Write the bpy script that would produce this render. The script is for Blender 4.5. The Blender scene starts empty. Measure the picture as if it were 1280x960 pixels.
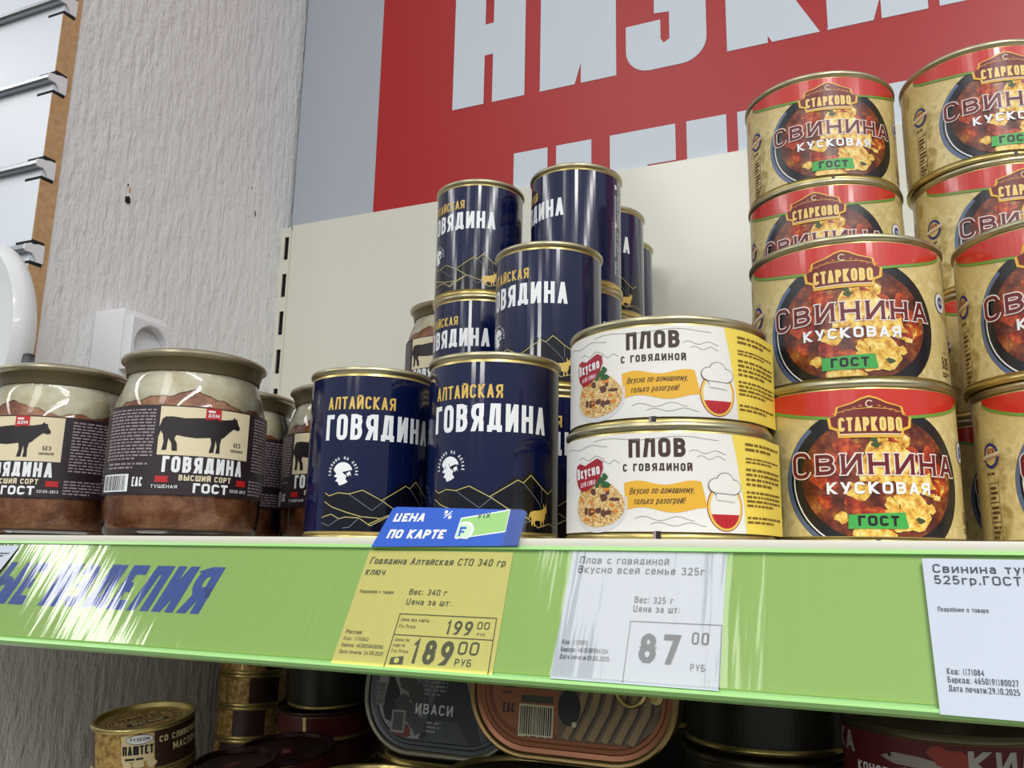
import bpy, bmesh, math, random
from mathutils import Vector, Matrix
PI = math.pi
R = math.radians
random.seed(7)
SC = bpy.context.scene
COL = SC.collection

# ------------------------------------------------------------------ camera
YAW, PITCH, ROLL = 0.41689, 0.20469, 0.01911
cam_d = bpy.data.cameras.new('camera')
cam_d.sensor_fit = 'HORIZONTAL'; cam_d.sensor_width = 36.0
cam_d.lens = 1078.487 / 1280 * 36.0
cam_d.clip_start = 0.01
cam = bpy.data.objects.new('camera', cam_d); COL.objects.link(cam)
fw = Vector((-math.sin(YAW)*math.cos(PITCH), math.cos(YAW)*math.cos(PITCH), math.sin(PITCH)))
rt = Vector((math.cos(YAW), math.sin(YAW), 0)); up = rt.cross(fw)
rt2 = rt*math.cos(ROLL) + up*math.sin(ROLL); up2 = -rt*math.sin(ROLL) + up*math.cos(ROLL)
m = Matrix((rt2, up2, -fw)).transposed().to_4x4(); m.translation = (0, 0, -0.0107)
cam.matrix_world = m
SC.camera = cam

# ------------------------------------------------------------------ light
SC.view_settings.view_transform = 'Standard'; SC.view_settings.look = 'None'
SC.view_settings.exposure = 0.0; SC.view_settings.gamma = 1.0
SC.view_settings.use_curve_mapping = False
SC.cycles.max_bounces = 8; SC.cycles.transparent_max_bounces = 16
SC.cycles.caustics_reflective = False; SC.cycles.caustics_refractive = False
SC.cycles.use_denoising = True
W = bpy.data.worlds.new('shop_ambient'); SC.world = W; W.use_nodes = True
wn = W.node_tree.nodes; wl = W.node_tree.links
wtc = wn.new('ShaderNodeTexCoord'); wsp = wn.new('ShaderNodeSeparateXYZ'); wr = wn.new('ShaderNodeValToRGB')
wma = wn.new('ShaderNodeMath'); wma.operation = 'MULTIPLY_ADD'; wma.inputs[1].default_value = .5; wma.inputs[2].default_value = .5
wl.new(wtc.outputs['Generated'], wsp.inputs[0]); wl.new(wsp.outputs['Z'], wma.inputs[0]); wl.new(wma.outputs[0], wr.inputs[0])
wr.color_ramp.elements[0].position = .38; wr.color_ramp.elements[0].color = (.03, .03, .031, 1)
wr.color_ramp.elements[1].position = .66; wr.color_ramp.elements[1].color = (.62, .65, .68, 1)
wl.new(wr.outputs[0], wn['Background'].inputs[0]); wn['Background'].inputs[1].default_value = 1.1

def area(name, loc, sx, sy, power, target=None, col=(1, .985, .955)):
    d = bpy.data.lights.new(name, 'AREA'); d.shape = 'RECTANGLE'; d.size = sx; d.size_y = sy
    d.energy = power; d.color = col
    o = bpy.data.objects.new(name, d); COL.objects.link(o); o.location = loc
    if target is not None:
        o.rotation_euler = (Vector(target)-Vector(loc)).to_track_quat('-Z', 'Y').to_euler()
    return o
# fluorescent tubes of the shop ceiling, running along the aisle depth
area('ceiling_tube_light', (-.62, -1.50, 1.55), .44, 2.2, 12)
area('ceiling_tube_light', (.75, -1.6, 1.55), .12, 2.6, 44)
area('ceiling_tube_light', (-2.75, -1.5, 1.55), .30, 2.6, 26)
area('ceiling_tube_light', (2.2, -1.6, 1.55), .12, 2.6, 40)
area('ceiling_tube_light', (.15, -5.0, 1.55), .14, 3.2, 52)
area('ceiling_tube_light', (-1.5, -5.0, 1.55), .14, 3.2, 52)

# ------------------------------------------------------------------ node materials
MATS = {}
def mat(name, col, rough=.5, metal=0, spec=.5, coat=0, emit=None):
    if name in MATS: return MATS[name]
    M = bpy.data.materials.new(name); M.use_nodes = True
    b = M.node_tree.nodes['Principled BSDF']
    b.inputs['Base Color'].default_value = (*col, 1); b.inputs['Roughness'].default_value = rough
    b.inputs['Metallic'].default_value = metal; b.inputs['Specular IOR Level'].default_value = spec
    b.inputs['Coat Weight'].default_value = coat; b.inputs['Coat Roughness'].default_value = .08
    MATS[name] = M; return M
def srgb(r, g, b):
    f = lambda v: ((v/255+.055)/1.055)**2.4 if v > 10 else v/255/12.92
    return (f(r), f(g), f(b))
def nt(M): return M.node_tree.nodes, M.node_tree.links, M.node_tree.nodes['Principled BSDF']
def coords(M, kind='Object', scale=(1, 1, 1)):
    n, l, b = nt(M)
    tc = n.new('ShaderNodeTexCoord'); mp = n.new('ShaderNodeMapping'); mp.inputs['Scale'].default_value = scale
    l.new(tc.outputs[kind], mp.inputs[0]); return mp.outputs[0]
def noise(M, vec, scale, detail=4, rough=.6):
    n, l, b = nt(M); t = n.new('ShaderNodeTexNoise'); t.inputs['Scale'].default_value = scale
    t.inputs['Detail'].default_value = detail; t.inputs['Roughness'].default_value = rough
    l.new(vec, t.inputs['Vector']); return t.outputs['Fac']
def ramp(M, fac, stops, interp='LINEAR'):
    n, l, b = nt(M); r = n.new('ShaderNodeValToRGB'); r.color_ramp.interpolation = interp
    e = r.color_ramp.elements
    while len(e) < len(stops): e.new(.5)
    for i, (p, c) in enumerate(stops):
        e[i].position = p; e[i].color = (*c, 1)
    l.new(fac, r.inputs[0]); return r.outputs[0]
def bump(M, fac, strength, dist=.01):
    n, l, b = nt(M); t = n.new('ShaderNodeBump'); t.inputs['Strength'].default_value = strength
    t.inputs['Distance'].default_value = dist; l.new(fac, t.inputs['Height']); l.new(t.outputs[0], b.inputs['Normal'])
def setcol(M, out): n, l, b = nt(M); l.new(out, b.inputs['Base Color'])

NAVY = mat('navy_print', srgb(7, 19, 60), .12, 0, .45, .2)
NAVYD = mat('dark_navy_print', srgb(8, 10, 24), .12, 0, .45, .2)
GOLD = mat('gold_lacquer', srgb(196, 176, 112), .28, .9)
GOLDP = mat('gold_print', srgb(222, 186, 92), .3)
GOLDL = mat('pale_gold_line', srgb(205, 190, 120), .3)
GREYL = mat('grey_line', srgb(120, 124, 140), .4)
WHITEP = mat('white_print', srgb(238, 240, 242), .3)
BLACK = mat('black_print', srgb(16, 14, 14), .4)
TINEND = mat('tin_end', srgb(180, 172, 140), .3, .9)
PAPER = mat('white_paper', srgb(232, 230, 224), .55)
PAPERG = mat('price_paper', srgb(214, 221, 232), .6); PAPERO = mat('open_price_paper', srgb(188, 196, 208), .6)
YPAPER = mat('yellow_paper', srgb(240, 230, 122), .6)
YEL = mat('yellow_label', srgb(240, 214, 88), .5)
ORANGE = mat('orange_ribbon', srgb(232, 178, 48), .5)
BROWNT = mat('brown_text', srgb(62, 40, 30), .5)
INK = mat('ink', srgb(58, 62, 72), .6)
INKY = mat('ink_on_yellow', srgb(84, 84, 40), .6)
RED = mat('red_print', srgb(190, 34, 38), .35)
CRIM = mat('crimson_print', srgb(160, 22, 44), .4)
DRED = mat('dark_red_print', srgb(112, 24, 20), .35)
GREEN = mat('green_print', srgb(70, 158, 62), .4)
LGREEN = mat('green_line', srgb(110, 158, 60), .35)
BLUEP = mat('blue_print', srgb(40, 50, 128), .4)
ORP = mat('plaque_gold', srgb(232, 178, 62), .35)
CREAM = mat('cream_print', srgb(228, 214, 178), .4)
LIDM = mat('jar_lid_lacquer', srgb(168, 158, 132), .3, .9)
LABELD = mat('dark_label', srgb(40, 28, 34), .42)
TEXTG = mat('small_grey_text', srgb(150, 134, 140), .5)
BOWL = mat('black_bowl_print', srgb(26, 24, 28), .28)
BOWLB = mat('bowl_rim_shine', srgb(92, 108, 140), .3)
TAN = mat('parchment', srgb(196, 176, 118), .3)
v = coords(TAN, 'Object', (60, 60, 60)); f = noise(TAN, v, 1.0, 5, .55)
setcol(TAN, ramp(TAN, f, [(.34, srgb(172, 148, 86)), (.46, srgb(224, 206, 146)), (.55, srgb(208, 186, 122)), (.68, srgb(240, 226, 174))]))
STEW = mat('stew_print', srgb(110, 44, 24), .28)
v = coords(STEW, 'Object', (1, 1, 1)); f = noise(STEW, v, 130, 6, .62)
setcol(STEW, ramp(STEW, f, [(.3, srgb(44, 18, 14)), (.45, srgb(92, 36, 24)), (.56, srgb(128, 60, 32)), (.66, srgb(176, 108, 44)), (.78, srgb(226, 180, 100))]))
CHUNK = mat('golden_meat_print', srgb(205, 150, 60), .3)
v = coords(CHUNK, 'Object', (1, 1, 1)); f = noise(CHUNK, v, 260, 5, .65)
setcol(CHUNK, ramp(CHUNK, f, [(.3, srgb(140, 80, 26)), (.43, srgb(212, 152, 54)), (.54, srgb(238, 200, 92)), (.68, srgb(250, 234, 172))]))
REDCH = mat('red_sauce_print', srgb(150, 40, 24), .3)
v = coords(REDCH, 'Object', (1, 1, 1)); f = noise(REDCH, v, 220, 4, .6)
setcol(REDCH, ramp(REDCH, f, [(.35, srgb(96, 22, 14)), (.5, srgb(164, 52, 24)), (.65, srgb(208, 96, 34))]))
RICE = mat('rice_print', srgb(206, 172, 110), .5)
v = coords(RICE, 'Object', (1, 1, 1.8)); f = noise(RICE, v, 620, 3, .7)
setcol(RICE, ramp(RICE, f, [(.33, srgb(132, 82, 40)), (.45, srgb(200, 152, 84)), (.55, srgb(226, 196, 132)), (.7, srgb(244, 228, 186))]))
PARS = mat('parsley_print', srgb(40, 92, 44), .5)
MEATD = mat('pilaf_meat_print', srgb(92, 56, 40), .5)
SKY_W = mat('white_steel', srgb(218, 216, 202), .15, 0, .7)
v = coords(SKY_W, 'Object', (1, 1, 1)); f = noise(SKY_W, v, 180, 3, .5); bump(SKY_W, f, .10, .0006)
DARKIN = mat('dark_cavity', srgb(14, 14, 14), .8)  # near-black colour stands in for the shade inside slots and holes
SHELFM = mat('shelf_enamel', srgb(226, 222, 208), .4)
STUC = mat('stucco', srgb(224, 223, 222), .85, 0, .2)
v = coords(STUC, 'Object', (95, 95, 24)); f1 = noise(STUC, v, 1.0, 4, .55)
v2 = coords(STUC, 'Object', (1, 1, 1)); f2 = noise(STUC, v2, 130, 3, .55)
n_, l_, b_ = nt(STUC); mx = n_.new('ShaderNodeMath'); mx.operation = 'MULTIPLY_ADD'; mx.inputs[1].default_value = .35
l_.new(f2, mx.inputs[0]); l_.new(f1, mx.inputs[2]); bump(STUC, mx.outputs[0], .72, .006)
MDF = mat('raw_mdf_edge', srgb(166, 128, 88), .8)
v = coords(MDF, 'Object', (1, 1, 1)); f = noise(MDF, v, 160, 4); setcol(MDF, ramp(MDF, f, [(.3, srgb(178, 138, 94)), (.7, srgb(202, 164, 120))]))
LAMI = mat('white_laminate', srgb(222, 228, 236), .35)
ALU = mat('brushed_aluminium', srgb(170, 172, 176), .3, .9)
PVC = mat('white_pvc', srgb(226, 226, 228), .4)
BANR = mat('banner_red', srgb(170, 17, 18), .38)
BANG = mat('banner_grey', srgb(204, 213, 222), .5); BANM = mat('banner_margin', srgb(170, 177, 186), .5)
WALLG = mat('wall_grey_paint', srgb(140, 150, 166), .6)
LIME = mat('lime_insert', srgb(166, 208, 96), .5)
LIMEP = mat('lime_plastic', srgb(160, 212, 130), .3)
RAILB = mat('rail_blue_letters', srgb(34, 76, 168), .5)
FLAGB = mat('flag_blue', srgb(24, 84, 190), .3, 0, .5, .3)
CARDG = mat('card_green', srgb(150, 200, 120), .4)
FLOORM = mat('floor_tile', srgb(120, 116, 110), .4)

def clear(name, tint, alpha, rough, ior=1.45, bumpy=0):
    M = bpy.data.materials.new(name); M.use_nodes = True; n = M.node_tree.nodes; l = M.node_tree.links
    n.clear(); o = n.new('ShaderNodeOutputMaterial'); t = n.new('ShaderNodeBsdfTransparent'); t.inputs[0].default_value = (*tint, 1)
    g = n.new('ShaderNodeBsdfGlossy'); g.inputs['Roughness'].default_value = rough
    fr = n.new('ShaderNodeFresnel'); fr.inputs['IOR'].default_value = ior
    mx = n.new('ShaderNodeMixShader'); ad = n.new('ShaderNodeMath'); ad.inputs[1].default_value = alpha
    l.new(fr.outputs[0], ad.inputs[0]); l.new(ad.outputs[0], mx.inputs[0]); l.new(t.outputs[0], mx.inputs[1]); l.new(g.outputs[0], mx.inputs[2])
    l.new(mx.outputs[0], o.inputs[0])
    if bumpy:
        tc = n.new('ShaderNodeTexCoord'); mp = n.new('ShaderNodeMapping'); mp.inputs['Scale'].default_value = (150, 12, 12)
        no = n.new('ShaderNodeTexNoise'); no.inputs['Scale'].default_value = 1; no.inputs['Detail'].default_value = 2
        bu = n.new('ShaderNodeBump'); bu.inputs['Strength'].default_value = bumpy; bu.inputs['Distance'].default_value = .001
        l.new(tc.outputs['Object'], mp.inputs[0]); l.new(mp.outputs[0], no.inputs['Vector']); l.new(no.outputs['Fac'], bu.inputs['Height'])
        l.new(bu.outputs[0], g.inputs['Normal']); l.new(bu.outputs[0], fr.inputs['Normal'])
    return M
GLASS = clear('jar_glass', (.95, .96, .94), .0, .04, 1.5)
COVER = clear('clear_rail_plastic', (.97, .98, .97), .03, .07, 1.5, .25)
FILM = clear('clear_film', (.9, .93, .97), .03, .15, 1.5)

# ------------------------------------------------------------------ objects
def link(o, parent=None):
    COL.objects.link(o)
    if parent is not None: o.parent = parent
    return o
def tag(o, label=None, cat=None, group=None, kind=None):
    if label: o['label'] = label
    if cat: o['category'] = cat
    if group: o['group'] = group
    if kind: o['kind'] = kind
    return o
def empty(name, loc, rz=0, label=None, cat=None, group=None):
    o = bpy.data.objects.new(name, None); o.empty_display_size = .02
    o.location = loc; o.rotation_euler = (0, 0, rz); link(o)
    return tag(o, label, cat, group)
def copy_tree(o, parent=None):
    c = o.copy(); COL.objects.link(c)
    if parent is not None:
        c.parent = parent; c.matrix_parent_inverse = o.matrix_parent_inverse.copy()
    for ch in o.children: copy_tree(ch, c)
    return c

class MB:
    """collects faces with materials and links them as one mesh object"""
    def __init__(s): s.v = []; s.f = []; s.m = []; s.mats = []
    def mi(s, M):
        if M not in s.mats: s.mats.append(M)
        return s.mats.index(M)
    def face(s, pts, M):
        k = len(s.v); s.v += [tuple(p) for p in pts]; s.f.append(tuple(range(k, k+len(pts)))); s.m.append(s.mi(M))
    def box(s, a, b, M):
        x0, y0, z0 = a; x1, y1, z1 = b; k = len(s.v); i = s.mi(M)
        s.v += [(x0,y0,z0),(x1,y0,z0),(x1,y1,z0),(x0,y1,z0),(x0,y0,z1),(x1,y0,z1),(x1,y1,z1),(x0,y1,z1)]
        for q in ((3,2,1,0),(4,5,6,7),(0,1,5,4),(1,2,6,5),(2,3,7,6),(3,0,4,7)):
            s.f.append(tuple(k+j for j in q)); s.m.append(i)
    def lathe(s, prof, M, seg=72, c=(0, 0)):
        k = len(s.v); n = len(prof); i = s.mi(M)
        for j in range(seg):
            a = 2*PI*j/seg
            for r, z in prof: s.v.append((c[0]+r*math.cos(a), c[1]+r*math.sin(a), z))
        for j in range(seg):
            for q in range(n-1):
                a = k+j*n+q; b = k+((j+1) % seg)*n+q
                s.f.append((a, b, b+1, a+1)); s.m.append(i)
    def loft(s, loops, M, cap0=True, cap1=True):
        k = len(s.v); n = len(loops[0]); i = s.mi(M)
        for L in loops: s.v += [tuple(p) for p in L]
        for a in range(len(loops)-1):
            for j in range(n):
                p = k+a*n+j; q = k+a*n+(j+1) % n
                s.f.append((p, q, q+n, p+n)); s.m.append(i)
        if cap0: s.f.append(tuple(k+j for j in reversed(range(n)))); s.m.append(i)
        if cap1: s.f.append(tuple(k+(len(loops)-1)*n+j for j in range(n))); s.m.append(i)
    def tube(s, pts, r, M, seg=10, closed=False):
        pts = [Vector(p) for p in pts]; n = len(pts); loops = []
        for i, p in enumerate(pts):
            if closed: d = pts[(i+1) % n]-pts[i-1]
            else: d = pts[min(i+1, n-1)]-pts[max(i-1, 0)]
            d.normalize(); a = d.orthogonal().normalized() if i == 0 else (a-d*a.dot(d)).normalized()
            b = d.cross(a)
            loops.append([p+(a*math.cos(2*PI*j/seg)+b*math.sin(2*PI*j/seg))*r for j in range(seg)])
        if closed: loops.append(loops[0])
        s.loft(loops, M, not closed, not closed)
    def build(s, name, parent=None, smooth=True, angle=40, bevel=0):
        me = bpy.data.meshes.new(name); me.from_pydata(s.v, [], s.f)
        for M in s.mats: me.materials.append(M)
        me.polygons.foreach_set('material_index', s.m)
        bm = bmesh.new(); bm.from_mesh(me); bmesh.ops.remove_doubles(bm, verts=bm.verts, dist=1e-6)
        bmesh.ops.recalc_face_normals(bm, faces=bm.faces)
        if bevel: bmesh.ops.bevel(bm, geom=[e for e in bm.edges if len(e.link_faces) == 2 and e.calc_face_angle(0) > .6], offset=bevel, segments=2, affect='EDGES', profile=.6)
        bm.to_mesh(me); bm.free()
        if smooth:
            me.polygons.foreach_set('use_smooth', [True]*len(me.polygons)); me.set_sharp_from_angle(angle=R(angle))
        o = bpy.data.objects.new(name, me); return link(o, parent)

# ------------------------------------------------------------------ flat art (labels, signs) in a 2D plane
def arc(cx, cy, rx, ry, a0, a1, n=8): return [(cx+rx*math.cos(R(a0+(a1-a0)*i/n)), cy+ry*math.sin(R(a0+(a1-a0)*i/n))) for i in range(n+1)]
RB = lambda x1, y0, y1, r=.3: [(x1-r, y1)]+arc(x1-r, y1-min(r, (y1-y0)/2), r, min(r, (y1-y0)/2), 90, 0, 4)[1:]+arc(x1-r, y0+min(r, (y1-y0)/2), r, min(r, (y1-y0)/2), 0, -90, 4)
OVAL = arc(.65, .8, .35, .2, 0, 90, 4)+arc(.35, .8, .35, .2, 90, 180, 4)+arc(.35, .2, .35, .2, 180, 270, 4)+arc(.65, .2, .35, .2, 270, 360, 4)
GLC = (.9, [arc(.6,.75,.4,.25,10,90,4)+arc(.4,.75,.4,.25,90,180,4)+arc(.4,.25,.4,.25,180,270,4)+arc(.6,.25,.4,.25,270,350,4)])
GL = {  # strokes in a unit box; letter : (width factor, [polyline...])
'А': (1, [[(0,0),(.5,1)],[(1,0),(.5,1)],[(.22,.27),(.78,.27)]]),
'Б': (.95, [[(.9,1),(0,1),(0,0),(.6,0)]+arc(.6,.28,.4,.28,-90,90,6)+[(0,.56)]]),
'В': (.98, [[(0,0),(0,1),(.55,1)]+arc(.55,.77,.4,.23,90,-90,6)+[(0,.54)],[(.55,.54)]+arc(.55,.27,.45,.27,90,-90,6)+[(0,0)]]),
'Г': (.8, [[(0,0),(0,1),(1,1)]]),
'Д': (1.12, [[(.16,.1),(.3,1),(.84,1),(.84,.1)],[(0,-.13),(0,.06),(1,.06),(1,-.13)]]),
'Е': (.84, [[(1,1),(0,1),(0,0),(1,0)],[(0,.5),(.85,.5)]]),
'З': (.95, [arc(.4,.75,.5,.25,165,90,3)+arc(.5,.76,.45,.24,90,-90,6)+[(.3,.52)],[(.5,.52)]+arc(.5,.26,.5,.26,90,-90,6)+arc(.4,.25,.4,.25,-90,-165,3)]),
'И': (1, [[(0,0),(0,1)],[(1,0),(1,1)],[(0,0),(1,1)]]),
'Й': (1, [[(0,0),(0,1)],[(1,0),(1,1)],[(0,0),(1,1)],[(.25,1.22),(.4,1.15),(.6,1.15),(.75,1.22)]]),
'К': (1, [[(0,0),(0,1)],[(1,1),(.1,.5)],[(1,0),(.1,.5)]]),
'Л': (1.02, [[(0,0),(.28,1)],[(.24,1),(1,1),(1,0)]]),
'М': (1.25, [[(0,0),(0,1)],[(1,0),(1,1)],[(0,1),(.5,.15)],[(1,1),(.5,.15)]]),
'Н': (1, [[(0,0),(0,1)],[(1,0),(1,1)],[(0,.5),(1,.5)]]),
'О': (1, [OVAL+[OVAL[0]]]),
'П': (1, [[(0,0),(0,1),(1,1),(1,0)]]),
'Р': (.95, [[(0,0),(0,1),(.5,1)]+arc(.5,.72,.5,.28,90,-90,6)+[(0,.44)]]),
'С': (.97, [arc(.6,.75,.4,.25,10,90,4)+arc(.4,.75,.4,.25,90,180,4)+arc(.4,.25,.4,.25,180,270,4)+arc(.6,.25,.4,.25,270,350,4)]),
'Т': (.9, [[(0,1),(1,1)],[(.5,0),(.5,1)]]),
'У': (1, [[(0,1),(.5,.35)],[(1,1),(.35,0)]]),
'Ф': (1.1, [[(.5,0),(.5,1)],arc(.5,.55,.5,.27,0,360,12)]),
'Ц': (1.06, [[(0,1),(0,0),(.9,0)],[(.85,1),(.85,0)],[(1,.0),(1,-.14)]]),
'Ш': (1.3, [[(0,1),(0,0),(1,0),(1,1)],[(.5,0),(.5,1)]]),
'Ы': (1.3, [[(0,1),(0,0),(.4,0)]+arc(.4,.28,.28,.28,-90,90,6)+[(0,.56)],[(1,0),(1,1)]]),
'Ь': (.95, [[(0,1),(0,0),(.55,0)]+arc(.55,.28,.45,.28,-90,90,6)+[(0,.56)]]),
'Я': (1, [[(1,0),(1,1),(.45,1)]+arc(.45,.72,.45,.28,90,270,6)+[(1,.44)],[(.5,.46),(0,0)]]),
'Ж': (1.4, [[(.5,0),(.5,1)],[(0,1),(.45,.5)],[(0,0),(.45,.5)],[(1,1),(.55,.5)],[(1,0),(.55,.5)]]),
'Х': (1, [[(0,0),(1,1)],[(1,0),(0,1)]]),
'Ч': (.95, [[(0,1),(0,.6)]+arc(.3,.62,.3,.2,180,270,3)+[(1,.42)],[(1,0),(1,1)]]),
'Щ': (1.4, [[(0,1),(0,0),(.92,0)],[(.9,1),(.9,0)],[(.46,0),(.46,1)],[(1,0),(1,-.14)]]),
'Э': (.97, [arc(.4,.75,.4,.25,170,90,4)+arc(.6,.75,.4,.25,90,0,4)+arc(.6,.25,.4,.25,0,-90,4)+arc(.4,.25,.4,.25,270,190,4),[(.35,.5),(1,.5)]]),
'Ю': (1.4, [[(0,0),(0,1)],[(0,.5),(.4,.5)],[(.4+.6*x,y) for x,y in OVAL+[OVAL[0]]]]),
'Ъ': (1.1, [[(0,1),(.25,1),(.25,0),(.65,0)]+arc(.65,.28,.35,.28,-90,90,6)+[(.25,.56)]]),
'F': (.8, [[(1,1),(0,1),(0,0)],[(0,.5),(.85,.5)]]), 'I': (.3, [[(.5,0),(.5,1)]]), 'X': (1, [[(0,0),(1,1)],[(1,0),(0,1)]]),
'S': (.95, [arc(.55,.76,.4,.24,20,90,3)+arc(.45,.76,.43,.24,90,270,6)+arc(.55,.26,.45,.26,90,-90,6)+arc(.45,.26,.42,.26,270,200,3)]),
'R': (1, [[(0,0),(0,1),(.5,1)]+arc(.5,.72,.45,.28,90,-90,6)+[(0,.44)],[(.5,.45),(1,0)]]),
'0': (.85, [OVAL+[OVAL[0]]]), '1': (.5, [[(.05,.8),(.6,1),(.6,0)]]),
'2': (.85, [arc(.5,.72,.5,.28,170,0,7)+[(.95,.55),(.0,0),(1,0)]]),
'3': (.85, [arc(.45,.76,.45,.24,160,90,3)+arc(.5,.76,.45,.24,90,-90,6)+[(.3,.52)],[(.5,.52)]+arc(.5,.26,.5,.26,90,-90,6)+arc(.45,.26,.45,.26,-90,-160,3)]),
'4': (.9, [[(.75,0),(.75,1),(0,.28),(1,.28)]]),
'5': (.85, [[(.92,1),(.1,1),(.05,.52),(.4,.6)]+arc(.5,.3,.5,.3,90,-90,6)+arc(.45,.28,.45,.28,-90,-160,3)]),
'6': (.85, [[(.85,1),(.45,.95),(.1,.55),(0,.3)]+arc(.5,.3,.5,.3,180,540,12)]),
'7': (.8, [[(0,1),(1,1),(.3,0)]]),
'8': (.85, [arc(.5,.76,.42,.24,-90,270,12),arc(.5,.26,.5,.26,-90,270,12)]),
'9': (.85, [[(.15,0),(.55,.05),(.9,.45),(1,.7)]+arc(.5,.7,.5,.3,0,360,12)]),
'а': (.9, [arc(.5,.72,.5,.28,160,0,6)+[(1,0)],[(1,.56),(.4,.56)]+arc(.4,.28,.4,.28,90,270,6)+[(1,.1)]]), 'о': (.95, [OVAL+[OVAL[0]]]), 'с': GLC, 
'е': (.95, [[(0,.5),(1,.5),(1,.72)]+arc(.6,.75,.4,.25,0,90,4)+arc(.4,.75,.4,.25,90,180,4)+arc(.4,.25,.4,.25,180,270,4)+arc(.6,.25,.4,.25,270,340,4)]),
'р': (.95, [[(0,-.38),(0,1),(.5,1)]+arc(.5,.5,.5,.5,90,-90,8)+[(0,0)]]), 'у': (.95, [[(0,1),(.5,.1)],[(1,1),(.3,-.38)]]),
'б': (.95, [OVAL+[OVAL[0]],[(0,.6),(.1,1.15),(.9,1.38)]]), 'ф': (1.2, [[(.5,-.35),(.5,1.35)],arc(.5,.5,.5,.5,0,360,12)]),
'i': (.3, [[(.5,0),(.5,1)],[(.5,1.25),(.5,1.4)]]), 'r': (.6, [[(0,0),(0,1)],[(0,.6),(.4,.95),(1,.95)]]), 'x': (.9, [[(0,0),(1,1)],[(1,0),(0,1)]]), 'c': GLC,
':': (.25, [[(.5,.05),(.5,.2)],[(.5,.6),(.5,.75)]]), '.': (.25, [[(.5,0),(.5,.16)]]), ',': (.25, [[(.55,.12),(.35,-.15)]]), '-': (.5, [[(0,.4),(1,.4)]]), '!': (.25, [[(.5,.3),(.5,1)],[(.5,0),(.5,.14)]]),
'%': (1.3, [arc(.2,.8,.18,.18,0,360,8),arc(.8,.2,.18,.18,0,360,8),[(.1,0),(.9,1)]]),
}
for _lo, _up in zip('вгджзийклмнптхцчшщъыьэюя', 'ВГДЖЗИЙКЛМНПТХЦЧШЩЪЫЬЭЮЯ'): GL[_lo] = GL[_up]
GL['e'] = GL['е']; GL['P'] = GL['Р']; GL['A'] = GL['А']; GL['T'] = GL['Т']; GL['Ё'] = (.84, GL['Е'][1]+[[(.25,1.15),(.25,1.25)],[(.7,1.15),(.7,1.25)]])
LOWER = set('абвгдежзийклмнопрстуфхцчшщъыьэюяrcxei')
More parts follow.
